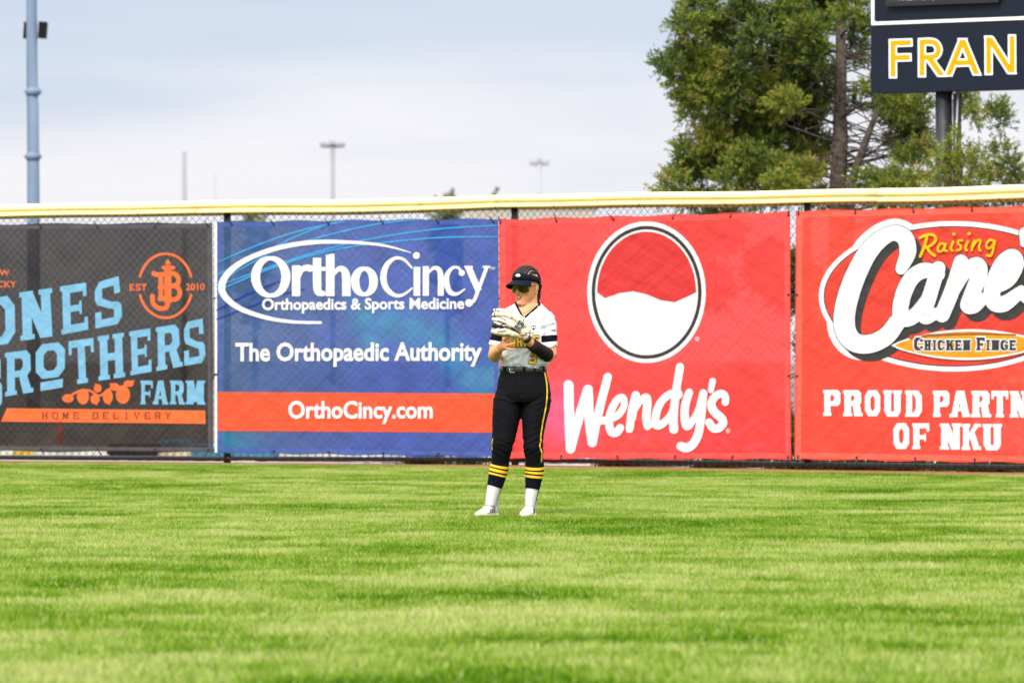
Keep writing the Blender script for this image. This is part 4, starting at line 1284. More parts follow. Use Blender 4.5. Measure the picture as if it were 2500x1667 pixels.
lying("board", "long cream board at the fence foot right of the orange-yellow one", "board", 87, 272, .3, .19, pm("cream_board_b", (.85, .79, .66)), GB)
lying("board", "tan board at the fence foot near the seam of dark and blue banners", "board", 388, 470, .34, .18, pm("tan_board", (.80, .62, .38)), GB)
lying("drain_pipe", "black drain pipe lying on the gravel under the dark banner", "pipe", 274, 386, .34, .1, pm("pipe_black", (.02, .02, .022)), None, r=.09)
lying("tarp_roll", "rolled sky blue tarp lying at the fence foot under the blue banner", "tarp", 472, 680, .36, .1, pm("tarp_blue", srgb(110, 190, 245)), None, r=.09)
lying("tarp_roll", "thin rolled light blue tarp lying behind the tan board", "tarp", 392, 470, .62, .1, pm("tarp_blue_b", srgb(130, 200, 245)), None, r=.11)
lying("board", "pale tan board at the fence foot right of the blue tarp", "board", 684, 860, .34, .16, pm("pale_tan_board", (.84, .74, .56)), GB)
m_stone = mat("white_stone", (.86, .83, .80), .9, vary=.25, vscale=20, bump=.01, bscale=30)
def stone(px, back, s, label):
    pl = plane_for(px); p = pl.at(px, 1125, -back)
    b = MB(); b.ball((0, 0, 0), (s, s * .8, s * .62), n=14)
    sd_ = random.uniform(0, 50)
    b.v = [v * (1 + .28 * mnoise.noise(v * (1.2 / s) + Vector((sd_, 0, 0)))) for v in b.v]
    b.v = [v + Vector((p.x, p.y, s * .45)) for v in b.v]
    o = b.build("stone", m_stone, loc=(p.x, p.y, 0)); tag(o, label, "stone", "white stones along the foot of the fence")
LB = "rounded white stone among others along the foot of the red banners' fence"
LB2 = "rounded white stone among others along the foot of the blue banner's fence"
for i in range(64):
    px = 870 + i * 25.5 + random.uniform(-9, 9)
    if 1010 < px < 1065 and random.random() < .6: continue
    stone(px, random.uniform(.45, 1.3), random.uniform(.05, .10) * (1 if px < 2000 else .6), LB2 if px < 1217 else LB)
m_weed = leafmat("weed_leaf", [(0, (.03, .05, .012)), (.5, (.08, .13, .02)), (1, (.2, .24, .04))])
def weed(px, back, s, label):
    pl = plane_for(px); p = pl.at(px, 1125, -back); base = np.array((p.x, p.y, 0.0))
    n = 150
    d = rng.normal(size=(n, 3)) * np.array([.5, .5, .25]) + np.array([0, 0, .8]); d /= np.linalg.norm(d, axis=1, keepdims=True)
    st = base + rng.normal(size=(n, 3)) * np.array([.09, .07, 0]) * s
    st[:, 2] = 0
    L = rng.uniform(.08, .26, n)[:, None] * s
    sd_ = np.cross(d, rng.normal(size=(n, 3))); sd_ /= np.linalg.norm(sd_, axis=1, keepdims=True)
    co = np.stack([st - sd_ * .009, st + sd_ * .009, st + d * L], axis=1).reshape(-1, 3)
    o = np_object("weed_tuft", co, np.arange(3 * n).reshape(-1, 3), np.repeat(rng.random(n), 3), m_weed, loc=(p.x, p.y, 0))
    tag(o, label, "weed", "weed tufts at the foot of the fence")
for px in (1020, 1040, 1062, 1150): weed(px, random.uniform(.15, .4), .8, "green weed tuft among the white stones under the blue banner")
for i in range(34): weed(1500 + i * 32 + random.uniform(-12, 12), random.uniform(.2, .9), random.uniform(.7, 1.2), "green weed tuft among the white stones under the red banners")
# a red marker post that shows faintly through the dark banner
hp = PL1.at(146, 1040, -4.0); hp = Vector((hp.x, hp.y, 0))
hy = empty("marker_post", hp, "short red marker post showing faintly through the dark grey banner", "post")
m_hyd = mat("marker_red", srgb(205, 40, 36), .6)
b = MB(); b.sweep([hp, hp + Vector((0, 0, .36)), hp + Vector((0, 0, .40))], [.035, .03, .012], n=12); b.build("shaft", m_hyd, hy)
b = MB(); b.box(hp + Vector((0, -.034, .3)), (.05, .006, .1)); b.build("reflector", mat("reflector_red", srgb(230, 90, 70), .3), hy, smooth=False)

# ------------------------------------------------------------------ the player
PD = 38.1
def PW(px, py, dy=0.0):
    d = PD + dy
    return Vector(((px - CX) / F * d, d, EYE + (HY - py) / F * d))
K = PD / F
def topx(v):
    return CX + v.x / v.y * F, HY - (v.z - EYE) / v.y * F

m_skin = mat("skin", srgb(222, 150, 104), 0.5, sss=0.15, vary=0.06, vscale=30)
m_lip = mat("lips", srgb(196, 104, 96), 0.45)
m_teeth = mat("teeth", (.72, .70, .66), 0.3)
m_mouth = mat("mouth_dark", (.10, .03, .025), 0.6)
m_hair = mat("brown_hair", (0.017, 0.0085, 0.0055), 0.5, spec=.25, vary=0.6, vscale=120, bump=.003, bscale=260)
m_scalp = mat("scalp", srgb(206, 150, 130), 0.6)
m_visor = mat("navy_cloth", srgb(17, 21, 34), 0.8, spec=.1, bump=.0006, bscale=500)
m_under = mat("black_cloth", srgb(14, 14, 18), 0.8, spec=.08)
m_jersey = mat("white_jersey", (0.74, 0.73, 0.765), 0.7, bump=.0015, bscale=45)
m_band = mat("navy_band", srgb(24, 19, 34), 0.8, spec=.08)
m_pants = mat("black_pants", (0.0065, 0.006, 0.0078), 0.75, spec=.06, bump=.004, bscale=22)
m_gold2 = mat("gold_cloth", (.86, .50, .008), 0.65)
m_sock = mat("navy_sock", srgb(15, 17, 26), 0.85, spec=.06, bump=.001, bscale=300)
m_wsock = mat("white_sock", (0.58, 0.565, 0.565), 0.85, bump=.001, bscale=200)
m_shoe = mat("white_shoe", (0.52, 0.50, 0.49), 0.55, vary=.06, vscale=30)
m_sole = mat("pale_sole", srgb(232, 214, 204), 0.6)
m_belt = mat("grey_leather", (0.045, 0.045, 0.048), 0.42)
m_silver = mat("silver_metal", (.75, .75, .75), 0.25, metal=1.0)
m_sleeve = mat("brown_black_sleeve", srgb(40, 27, 25), 0.8, spec=.1)
m_glove = mat("cream_leather", srgb(226, 208, 180), 0.5, vary=.10, vscale=16, bump=.0015, bscale=70)
m_lace = mat("black_lace", (.012, .011, .011), 0.5)
m_seam = mat("seam_thread", srgb(140, 124, 100), 0.7)
m_patchw = mat("white_stitch", (.72, .72, .72), 0.6)
m_lens = bpy.data.materials.new("mirror_lens"); m_lens.use_nodes = True
_n = m_lens.node_tree.nodes; _l = m_lens.node_tree.links; _b = _n["Principled BSDF"]
_b.inputs["Metallic"].default_value = .75; _b.inputs["Roughness"].default_value = .12; _b.inputs["Coat Weight"].default_value = .4
_c = _n.new("ShaderNodeTexCoord"); _s = _n.new("ShaderNodeSeparateXYZ"); _r = _n.new("ShaderNodeValToRGB")
_l.new(_c.outputs["Generated"], _s.inputs[0]); _l.new(_s.outputs["X"], _r.inputs[0]); _l.new(_r.outputs[0], _b.inputs["Base Color"])
_e = _r.color_ramp.elements
_e[0].position = 0; _e[0].color = (.17, .18, .008, 1); _e[1].position = 1; _e[1].color = (.16, .08, .01, 1)
_x = _e.new(.28); _x.color = (.12, .13, .006, 1); _x = _e.new(.45); _x.color = (.03, .03, .006, 1); _x = _e.new(.75); _x.color = (.075, .035, .006, 1)

me_root = empty("person", PW(1250, 1262.8).xy.to_3d(), "softball player in white jersey, navy visor and black trousers standing on the grass", "person")

# ---- head in its own frame: face looks along -Y, X to her left
HC = PW(1284.5, 703.5, 0.0)
HM = Matrix.Rotation(R(-35), 3, 'Z') @ Matrix.Rotation(R(5), 3, 'X')
def H(x, y, z): return HC + HM @ Vector((x, y, z))
HEAD = [(-.110, .014, -.080, -.052), (-.104, .027, -.090, -.035), (-.094, .038, -.0945, -.012), (-.078, .049, -.094, .012), (-.060, .057, -.092, .035), (-.036, .0645, -.090, .058),
        (-.010, .069, -.087, .080), (.015, .072, -.086, .093), (.045, .075, -.090, .100), (.075, .075, -.088, .100), (.105, .067, -.074, .088), (.126, .050, -.052, .066), (.138, .030, -.028, .040), (.143, .010, -.008, .014)]
body = MB()
n_ = 32; vs_ = []
HEAD = [(z * 1.09 if z < 0 else (z * .945 if z > .1 else z), w * (.965 if z > .09 else 1), yf, yb) for z, w, yf, yb in HEAD]
for z, w, yf, yb in HEAD:
    yc = (yf + yb) / 2 if yb < 0 else 0
    for k in range(n_):
        a = 2 * math.pi * k / n_
        ca, sa = math.cos(a), math.sin(a)
        e = 2 / 2.25
        x = w * math.copysign(abs(ca) ** e, ca)
        hy = ((yb - yc) if sa > 0 else (yc - yf))
        vs_.append(H(x, yc + hy * math.copysign(abs(sa) ** e, sa), z))
fs = []
for i in range(len(HEAD) - 1):
    for k in range(n_):
        fs.append((i * n_ + k, i * n_ + (k + 1) % n_, (i + 1) * n_ + (k + 1) % n_, (i + 1) * n_ + k))
fs.append(tuple(range(n_ - 1, -1, -1))); fs.append(tuple((len(HEAD) - 1) * n_ + k for k in range(n_)))
body.add(vs_, fs)
body.sweep([H(0, -.086, .02), H(0, -.096, .004), H(0, -.107, -.014), H(0, -.108, -.026)], [.008, .009, .0115, .009], n=10)
for s in (-1, 1):
    body.ball(H(s * .0115, -.096, -.026), (.0085, .010, .008), rot=HM)
    body.ball(H(s * .033, -.056, -.024), (.027, .022, .030), rot=HM)
    body.ball(H(s * .077, .016, .002), (.008, .019, .028), rot=HM)
    body.ball(H(s * .074, .012, -.024), (.006, .010, .012), rot=HM)
body.ball(H(0, -.084, -.095), (.022, .018, .017), rot=HM)
body.ball(H(0, -.0935, -.0455), (.020, .0105, .0055), rot=HM)
body.ball(H(0, -.0925, -.0605), (.017, .0115, .0068), rot=HM)
# neck, trunk, limbs
body.sweep([PW(1293, 705, .03), PW(1290, 728, .025), PW(1289, 744, .02), PW(1288, 758, .015), PW(1286, 776, .01)], [.052, .060, .064, .078, .10], n=24)
TR = [(742, 1288, 26, .062), (748, 1287.5, 36, .070), (755, 1284.5, 48, .078), (763, 1283, 56, .086), (775, 1282, 58, .10), (795, 1281, 54, .108), (815, 1280.5, 53, .112), (845, 1279.5, 52, .105), (880, 1279, 52, .102),
      (915, 1277, 54, .108), (945, 1278, 59, .115), (970, 1278.5, 61, .115)]
body.sweep([PW(cx, py, .005) for py, cx, hw, hd in TR], [(hw * K, hd) for py, cx, hw, hd in TR], n=32, flat=(0, 0, -1))
ARM_L = [(PW(1231, 772, .0), .044), (PW(1223, 800, .01), .043), (PW(1214, 835, .005), .042), (PW(1207, 866, -.01), .042), (PW(1207.5, 869, -.04), .044), (PW(1210, 863, -.10), .043), (PW(1215, 856, -.16), .034), (PW(1219.5, 850.5, -.20), .0265)]
body.sweep([p for p, r in ARM_L], [r for p, r in ARM_L], n=20)
ARM_R = [(PW(1333, 775, .0), .046), (PW(1338, 805, .01), .047), (PW(1341, 838, .005), .046), (PW(1343, 868, -.01), .045), (PW(1340, 869, -.04), .045), (PW(1326, 860, -.11), .042), (PW(1307, 847, -.19), .035), (PW(1291, 833, -.235), .0275), (PW(1281, 824, -.255), .026), (PW(1268, 812, -.27), .034)]
body.sweep([p for p, r in ARM_R], [r for p, r in ARM_R], n=20)
# her right hand, held up against the glove
body.sweep([PW(1218.5, 851.5, -.195), PW(1224, 847.5, -.222), PW(1230, 843, -.243), PW(1236, 839.5, -.252)], [(.024, .020), (.028, .018), (.034, .017), (.030, .012)], n=16)
FING = [[(1231, 831, -.248, .0090), (1238.5, 825, -.268, .0084), (1243, 822, -.272, .0080), (1247.5, 819.5, -.268, .0068)],
        [(1234.5, 837, -.25, .0090), (1245, 831, -.276, .0084), (1250, 828.7, -.280, .0080), (1255, 827, -.274, .0068)],
        [(1235.5, 843.5, -.25, .0088), (1246.5, 840.5, -.272, .0082), (1252, 838.5, -.276, .0078), (1257, 837, -.27, .0066)],
        [(1233, 849.5, -.245, .0084), (1244.5, 852.5, -.258, .0076), (1250, 852.8, -.264, .0072), (1255.5, 851.5, -.264, .0060)],
        [(1226, 841, -.225, .0125), (1230, 832, -.238, .0115), (1235, 825, -.245, .0102), (1239, 820.5, -.247, .0084)]]
for fg in FING:
    body.sweep([PW(x, y, d) for x, y, d, r in fg], [r for x, y, d, r in fg], n=10)
    body.ball(PW(*fg[-1][:3]), fg[-1][3] * 1.0, n=10)
for x, y, dx, dyy in ((1262, 800, -14, -14), (1259, 805, -18, -9), (1259, 810, -18, -3), (1260, 815, -17, 1), (1264, 820, -10, 3)):      # fingers inside the glove
    body.sweep([PW(1270, 812, -.27), PW(x, y, -.272), PW(x + dx, y + dyy, -.272)], [.012, .0095, .0075], n=8)
# legs and feet inside the clothes
LEG_A = [(PW(1243, 965, 0), .070), (PW(1237, 1005, -.01), .078), (PW(1231, 1060, -.03), .058), (PW(1223, 1110, -.01), .048), (PW(1217, 1150, .01), .046), (PW(1207, 1192, .005), .036), (PW(1199, 1228, .0), .030), (PW(1196, 1250, -.02), .028)]
LEG_B = [(PW(1309, 965, 0), .072), (PW(1305, 1005, -.01), .074), (PW(1301, 1060, -.03), .054), (PW(1303, 1110, -.01), .048), (PW(1304, 1150, .01), .046), (PW(1299, 1195, .005), .036), (PW(1294, 1230, .0), .029), (PW(1292, 1250, -.02), .028)]
for L in (LEG_A, LEG_B):
    body.sweep([p for p, r in L], [r for p, r in L], n=16)
bd_ = fuse(body, 0.0036, smooth=3)
bm_ = []
HI = HM.inverted()
for f_ in bd_.f:
    c = sum((bd_.v[i] for i in f_), Vector()) / len(f_)
    l = HI @ (c - HC)
    mi = 0
    if l.y < -.082 and abs(l.x) < .032 and -.075 < l.z < -.036:
        q = (l.x / .0235) ** 2 + ((l.z + .0535) / .0125) ** 2
        if q < 1:
            mi = 1
        if (l.x / .017) ** 2 + ((l.z + .0525) / .0042) ** 2 < 1: mi = 3
        if (l.x / .0125) ** 2 + ((l.z + .0515) / .0034) ** 2 < 1: mi = 2
    bm_.append(mi)
bd_.m = bm_
bd_.build("body", [m_skin, m_lip, m_teeth, m_mouth], me_root)
bvh_body = BVHTree.FromPolygons(bd_.v, bd_.f)

# ---- hair
def cap_pt(f, t, r=1.0):
    s = math.sqrt(max(0, 1 - f * f))
    return H(.0785 * f * r, .006 - .1015 * s * math.cos(t) * r, .042 + .1010 * s * math.sin(t) * r)
hb = MB()
nu, nv = 24, 28
g_ = [[cap_pt(-.985 + 1.97 * i / nu, R(20 + 195 * j / nv), .995) for j in range(nv + 1)] for i in range(nu + 1)]
hb.add([p for row in g_ for p in row], [(i * (nv + 1) + j, i * (nv + 1) + j + 1, (i + 1) * (nv + 1) + j + 1, (i + 1) * (nv + 1) + j) for i in range(nu) for j in range(nv)])
BR = [-.82, -.55, -.28, 0, .28, .54, .78]
for f in BR:
    pts = [cap_pt(f, R(18 + 190 * j / 26), 1.0) for j in range(27)]
    hb.sweep(pts, [(.0120 + .0024 * (j % 2), .0075 + .002 * (j % 2)) for j in range(27)], n=8)
hb.sweep([H(.0, .10, .045), H(.03, .112, .0), PW(1313, 712, .09), PW(1314, 724, .085), PW(1311, 738, .08), PW(1308, 748, .09)], [.028, .022, .018, .017, .012, .006], n=10)
for q in range(14):
    a = random.uniform(-.15, .15)
    hb.sweep([H(.055, .085, .02), PW(1318, 700 + q, .06), PW(1321 + random.uniform(-2, 3), 697 + q * 2, .05)], [.002, .0014, .0006], n=4)
hb.build("hair", m_hair, me_root)
pb = MB()
for f in [-.68, -.42, -.14, .14, .42, .67]:
    pb.sweep([cap_pt(f, R(20 + 75 * j / 12), 1.003) for j in range(13)], [.0022] * 13, n=6)
pb.build("hair_parting", m_scalp, me_root)

# ---- visor
vb = MB(); N_ = 56
def band_pt(a, v, off):
    """a from the front, v 0..1 from lower to upper edge"""
    fr = (1 + math.cos(a)) / 2
    zl = .022 + .040 * fr ** 1.3; zu = .048 + .060 * fr ** .9
    z = zl + (zu - zl) * v
    sh = 1 - .07 * max(0, (z - .06) / .05)
    return H((.0805 + off) * math.sin(a) * sh, .004 - ((.1 if math.cos(a) > 0 else .106) + off) * math.cos(a) * sh, z)
rows = [(0, .006), (.5, .0075), (1, .005), (1, .001), (0, .001)]
vv = [band_pt(2 * math.pi * k / N_, v, o_) for v, o_ in rows for k in range(N_)]
ff = []
for i in range(len(rows)):
    for k in range(N_):
        i2 = (i + 1) % len(rows)
        ff.append((i * N_ + k, i * N_ + (k + 1) % N_, i2 * N_ + (k + 1) % N_, i2 * N_ + k))
vb.add(vv, ff)
vis = vb.build("visor", m_visor, me_root)
bb = MB(); nu, nv = 30, 8
def brim_pt(i, j, lift):
    t = -1 + 2 * i / nu; r = j / nv
    a = t * R(72 if t < 0 else 60)
    L = .086 * max(0.0, 1 - abs(t) ** 2.6) ** .6
    x0, y0 = .086 * math.sin(a), .004 - .1055 * math.cos(a)
    x = x0 * (1 + .08 * r); y = y0 - L * r
    z = .060 - (.018 if t < 0 else .009) * abs(t) ** 2.2 - r * (.014 + (.026 if t < 0 else .013) * abs(t) ** 2 * (1 if abs(t) < .95 else .9)) - .008 * r * r
    return H(x, y, z + lift)
top = [brim_pt(i, j, .0018) for i in range(nu + 1) for j in range(nv + 1)]
bot = [brim_pt(i, j, -.0022) for i in range(nu + 1) for j in range(nv + 1)]
W1 = nv + 1
bb.add(top, [(i * W1 + j, (i + 1) * W1 + j, (i + 1) * W1 + j + 1, i * W1 + j + 1) for i in range(nu) for j in range(nv)], 0)
bb.add(bot, [(i * W1 + j, i * W1 + j + 1, (i + 1) * W1 + j + 1, (i + 1) * W1 + j) for i in range(nu) for j in range(nv)], 1)
rim_t = [i * W1 + nv for i in range(nu + 1)]
bb.f += [(rim_t[i], rim_t[i] + len(top), rim_t[i + 1] + len(top), rim_t[i + 1]) for i in range(nu)]; bb.m += [0] * nu
bb.build("brim", [m_visor, m_under], vis)

def caster(bvh):
    c = Vector((0, 0, EYE))
    def f(px, py, off=.003, fall=None):
        d = Vector(((px - CX) / F, 1.0, -(py - HY) / F)).normalized()
        h = bvh.ray_cast(c + d * 36.5, d)
        if h[0] is None:
            return PW(px, py, fall if fall is not None else -.1)
        return h[0] - d * off
    return f
def polys_px(mb, cast, polys, off):
    for i, pl_ in enumerate(polys):
        # cut long edges so the print follows the cloth
        P_ = []
        for a, b_ in zip(pl_, pl_[1:] + pl_[:1]):
            n = max(1, int(math.hypot(b_[0] - a[0], b_[1] - a[1]) / 3))
            P_ += [(a[0] + (b_[0] - a[0]) * q / n, a[1] + (b_[1] - a[1]) * q / n) for q in range(n)]
        cx_, cy_ = sum(p[0] for p in P_) / len(P_), sum(p[1] for p in P_) / len(P_)
        v_ = [cast(x, y, off + i * .00012) for x, y in P_] + [cast(cx_, cy_, off + i * .00012)]
        mb.add(v_, [(q, (q + 1) % len(P_), len(P_)) for q in range(len(P_))])
def ribbon(mb, cast, pts, w, off, step=2.0, fall=None):
    P_ = []
    for a, b_ in zip(pts, pts[1:]):
        n = max(1, int(math.hypot(b_[0] - a[0], b_[1] - a[1]) / step))
        P_ += [(a[0] + (b_[0] - a[0]) * q / n, a[1] + (b_[1] - a[1]) * q / n) for q in range(n)]
    P_.append(pts[-1])
    v_ = []
    for i, (x, y) in enumerate(P_):
        a, b_ = P_[max(0, i - 1)], P_[min(len(P_) - 1, i + 1)]
        tx, ty = b_[0] - a[0], b_[1] - a[1]; l = math.hypot(tx, ty) or 1
        nx_, ny_ = -ty / l * w / 2, tx / l * w / 2
        v_ += [cast(x + nx_, y + ny_, off, fall), cast(x - nx_, y - ny_, off, fall)]
    mb.add(v_, [(2 * i, 2 * i + 1, 2 * i + 3, 2 * i + 2) for i in range(len(P_) - 1)])
def lacepath(mb, cast, pts, r, off=.001, step=3.0, n=6):
    P_ = []
    for a, b_ in zip(pts, pts[1:]):
        k = max(1, int(math.hypot(b_[0] - a[0], b_[1] - a[1]) / step))
        P_ += [(a[0] + (b_[0] - a[0]) * q / k, a[1] + (b_[1] - a[1]) * q / k) for q in range(k)]
    P_.append(pts[-1])
    mb.sweep([cast(x, y, off) for x, y in P_], [r] * len(P_), n=n)

cast_v = caster(BVHTree.FromPolygons(vb.v, vb.f))
eb = MB(); ex, ey = 1264.6, 672.3
star = []
for k in range(12):
    a = math.pi * k / 6 + math.pi / 2; rr = (7.4, 4.4) if k % 2 == 1 else (4.6, 3.2)
    star.append((ex + rr[0] * math.cos(a), ey - rr[1] * math.sin(a)))
polys_px(eb, cast_v, [star], .003)
emb = eb.build("visor_emblem", m_patchw, vis, smooth=False)
eb = MB(); polys_px(eb, cast_v, [[(ex - 2.6, ey + 3.2), (ex + 2.6, ey + 3.2), (ex + 2.2, ey - .6), (ex - 2.2, ey - .6)]], .0045)
eb.build("gold_centre", m_gold2, emb, smooth=False)

# ---- sunglasses
gl = MB(); nu, nv = 28, 5
def lens_pt(i, j, off):
    a = R(-62 + 114 * i / nu)
    low = -.0235 + .034 * math.exp(-((a - R(2)) / R(13)) ** 2) + .006 * (abs(a) / R(60)) ** 4
    z = .036 + (low - .036) * j / nv
    return H((.0885 + off) * math.sin(a), -(.1165 + off) * math.cos(a) + .005 * (j / nv), z)
fr_ = [lens_pt(i, j, .0) for i in range(nu + 1) for j in range(nv + 1)]; bk_ = [lens_pt(i, j, -.002) for i in range(nu + 1) for j in range(nv + 1)]
W2 = nv + 1
gl.add(fr_ + bk_, [(i * W2 + j, i * W2 + j + 1, (i + 1) * W2 + j + 1, (i + 1) * W2 + j) for i in range(nu) for j in range(nv)] +
       [((nu + 1) * W2 + i * W2 + j, (nu + 1) * W2 + (i + 1) * W2 + j, (nu + 1) * W2 + (i + 1) * W2 + j + 1, (nu + 1) * W2 + i * W2 + j + 1) for i in range(nu) for j in range(nv)])
glasses = gl.build("sunglasses", m_lens, me_root)
for s, n0 in ((1, 51.5), (-1, -61.5)):
    tb = MB(); a = R(n0)
    tb.sweep([H(.0885 * math.sin(a), -.1165 * math.cos(a), .024), H(s * .079, -.03, .024), H(s * .081, .012, .020)], [(.006, .0022)] * 3, n=8, ref=(0, 0, 1))
    tb.build("temple_arm", mat("temple_tan", srgb(150, 120, 100), .4), glasses)
er = MB(); er.ball(H(.082, .008, -.033), .0042, n=10); er.build("earring", mat("gold_stud", (.8, .65, .3), .25, metal=1), me_root)

# ---- jersey
jb = MB()
JR = [(738, 1288.5, 31, .069), (745, 1287.5, 37.5, .077), (752, 1284, 50, .086), (760, 1283, 56, .095), (772, 1282.5, 58, .110), (790, 1281, 58, .118), (810, 1280.5, 57, .126), (832, 1280, 56.5, .122), (856, 1280.5, 57, .122), (876, 1281.5, 59, .128), (887, 1282, 59.5, .130), (893, 1280, 56, .118), (900, 1279, 54, .112)]
jb.sweep([PW(cx, py, .004) for py, cx, hw, hd in JR], [(hw * K, hd) for py, cx, hw, hd in JR], n=40, flat=(0, 0, -1))
SL = [(PW(1238, 768, .0), .050), (PW(1230, 778, .0), .055), (PW(1223.5, 795, .01), .057), (PW(1219, 815, .012), .055), (PW(1215.5, 833, .012), .054), (PW(1213, 846, .008), .055)]
SRR = [(PW(1329, 768, .0), .050), (PW(1334.5, 778, .0), .056), (PW(1337, 795, .01), .059), (PW(1338, 815, .01), .058), (PW(1339, 833, .01), .0575), (PW(1341, 849, .008), .059)]
for S_ in (SL, SRR):
    jb.sweep([p for p, r in S_], [r for p, r in S_], n=28)
js = fuse(jb, 0.006, smooth=5)
nn = normals(js)
def fold(v, sx, sy, sz, seed):
    q = mnoise.noise(Vector((v.x * sx + seed, v.y * sy, v.z * sz)))
    return 1 - abs(q) * 2
for i, v in enumerate(js.v):
    px, py = topx(v)
    amp = .0022 + .0065 * max(0, min(1, (py - 825) / 50)) + (.004 if px > 1322 or px < 1226 else 0) * (1 if 775 < py < 850 else 0)
    # slanted drag lines
    q = Vector((v.x + .6 * v.z, v.y, v.z - .5 * v.x))
    js.v[i] = v + nn[i] * (amp * fold(q, 6, 6, 21, 1.7) + amp * .6 * fold(q, 17, 14, 30, 9.1) - amp * .8)
def bisect(mb, planes):
    me = bpy.data.meshes.new("t"); me.from_pydata(mb.v, [], mb.f); bm = bmesh.new(); bm.from_mesh(me)
    for co, no, rad in planes:
        fs_ = [f for f in bm.faces if (f.calc_center_median() - co).length < rad]
        ge = set(fs_)
        for f in fs_:
            ge.update(f.edges); ge.update(f.verts)
        bmesh.ops.bisect_plane(bm, geom=list(ge), plane_co=co, plane_no=no, dist=1e-5)
    bm.verts.index_update()
    mb.v = [v.co.copy() for v in bm.verts]; mb.f = [tuple(v.index for v in f.verts) for f in bm.faces]; mb.m = [0] * len(mb.f)
    bm.free(); bpy.data.meshes.remove(me)
pls = []
for S_, t0, t1 in ((SL, .034, .084), (SRR, .038, .082)):
    a_ = S_[-1][0]; ax_ = (S_[-3][0] - a_).normalized()
    pls += [(a_ + ax_ * t, ax_, .13) for t in (t0, t1)]
bisect(js, pls)
VN = [(1259.5, 730), (1262, 743), (1269, 758.5), (1277, 773), (1281, 773), (1293, 763), (1305, 752.5), (1317, 741.5), (1318, 730)]
def inpoly(x, y, P_):
    c = False
    for (x1, y1), (x2, y2) in zip(P_, P_[1:] + P_[:1]):
        if (y1 > y) != (y2 > y) and x < (x2 - x1) * (y - y1) / (y2 - y1) + x1:
            c = not c
    return c
def along(S_, c):
    """distance in metres above the sleeve's end, measured on its axis"""
    a, b_ = S_[-1][0], S_[-3][0]
    ax = (b_ - a).normalized()
    return (c - a).dot(ax)
keep_f, keep_m = [], []
for f_ in js.f:
    c = sum((js.v[i] for i in f_), Vector()) / len(f_)
    px, py = topx(c)
    if c.y < PD + .02 and inpoly(px, py, VN): continue
    if py < 741: continue
    mi = 0
    if py > 775:
        if px < 1236 and c.y > PD - .075:
            t = along(SL, c)
            if .034 < t < .084 and (c - SL[-1][0]).length < .14: mi = 1
        if px > 1318:
            t = along(SRR, c)
            if .038 < t < .082 and (c - SRR[-1][0]).length < .14 and (px > 1322): mi = 1
    keep_f.append(f_); keep_m.append(mi)
# sleeve mouths: open the ends
kf2, km2 = [], []
for f_, m_ in zip(keep_f, keep_m):
    c = sum((js.v[i] for i in f_), Vector()) / len(f_)
    e = False
    for S_ in (SL, SRR):
        a = S_[-1][0]
        if along(S_, c) < .004 and (c - a).length < S_[-1][1] - .020:
            e = True
    if not e:
        kf2.append(f_); km2.append(m_)
js.f, js.m = kf2, km2
jersey = js.build("jersey", [m_jersey, m_band], me_root)
bvh_j = BVHTree.FromPolygons(js.v, js.f)
cast_j = caster(bvh_j)
bvh_jb = BVHTree.FromPolygons(js.v + bd_.v, js.f + [tuple(i + len(js.v) for i in f_) for f_ in bd_.f])
cast_jb = caster(bvh_jb)
cb = MB()
lacepath(cb, cast_jb, [(1258, 738), (1260.8, 745), (1264.8, 752.5), (1270.5, 764), (1277, 774.5)], .0062, off=.002, step=2)
lacepath(cb, cast_jb, [(1281.5, 774.5), (1290, 767), (1299.5, 758.8), (1309, 750.3), (1318, 742.5), (1314, 736)], .0062, off=.002, step=2)
cb.build("collar", m_band, jersey)
nk = MB(); lacepath(nk, caster(bvh_body), [(1267, 752), (1273, 763), (1282, 764.5), (1293, 757), (1301, 750)], .0014, off=.001, step=2)
nk.build("necklace", mat("thin_gold", srgb(190, 120, 70), .4), me_root)

def px_slab(ch, q, s, t, serif, g):
    (ax, ay), (bx, by), (cx, cy), (dx, dy) = q
    out = []
    for pl_ in slab_shapes(ch, s, t, serif, g):
        out.append([((dx * (1 - x) + cx * x) * (1 - y) + (ax * (1 - x) + bx * x) * y, (dy * (1 - x) + cy * x) * (1 - y) + (ay * (1 - x) + by * x) * y) for x, y in pl_])
    return out
o1, o2 = MB(), MB()
for ch, x0, x1, y0, y1 in (("N", 1226, 1241, 822.5, 848), ("O", 1244, 1259, 822, 847.5), ("R", 1261, 1276, 821, 847), ("S", 1279, 1294, 820, 846), ("E", 1301, 1316.5, 818.8, 843.5)):
    q = [(x0, y0), (x1, y0 - .6), (x1, y1 - .6), (x0, y1)]
    polys_px(o1, cast_j, px_slab(ch, q, .36, .19, .02, .06), .0022)
    polys_px(o2, cast_j, px_slab(ch, q, .36, .19, .02, 0), .0075)
o1.build("team_lettering_outline", m_under, jersey, smooth=False); o2.build("team_lettering", m_gold2, jersey, smooth=False)
o1, o2 = MB(), MB()
q = [(1296.5, 861.5), (1311.5, 860.5), (1309, 887.5), (1290.5, 888.5)]
polys_px(o1, cast_j, px_slab("3", q, .34, .2, .0, .065), .0022); polys_px(o2, cast_j, px_slab("3", q, .34, .2, .0, 0), .0075)
o1.build("number_outline", m_under, jersey, smooth=False); o2.build("number", m_gold2, jersey, smooth=False)
o1, o2 = MB(), MB()                                        # small shield with an H, sleeve lettering
polys_px(o1, cast_j, [[(1297, 795.5), (1302.5, 794), (1308, 795.5), (1307.5, 800.5), (1302.5, 806), (1297.5, 800.5)]], .002)
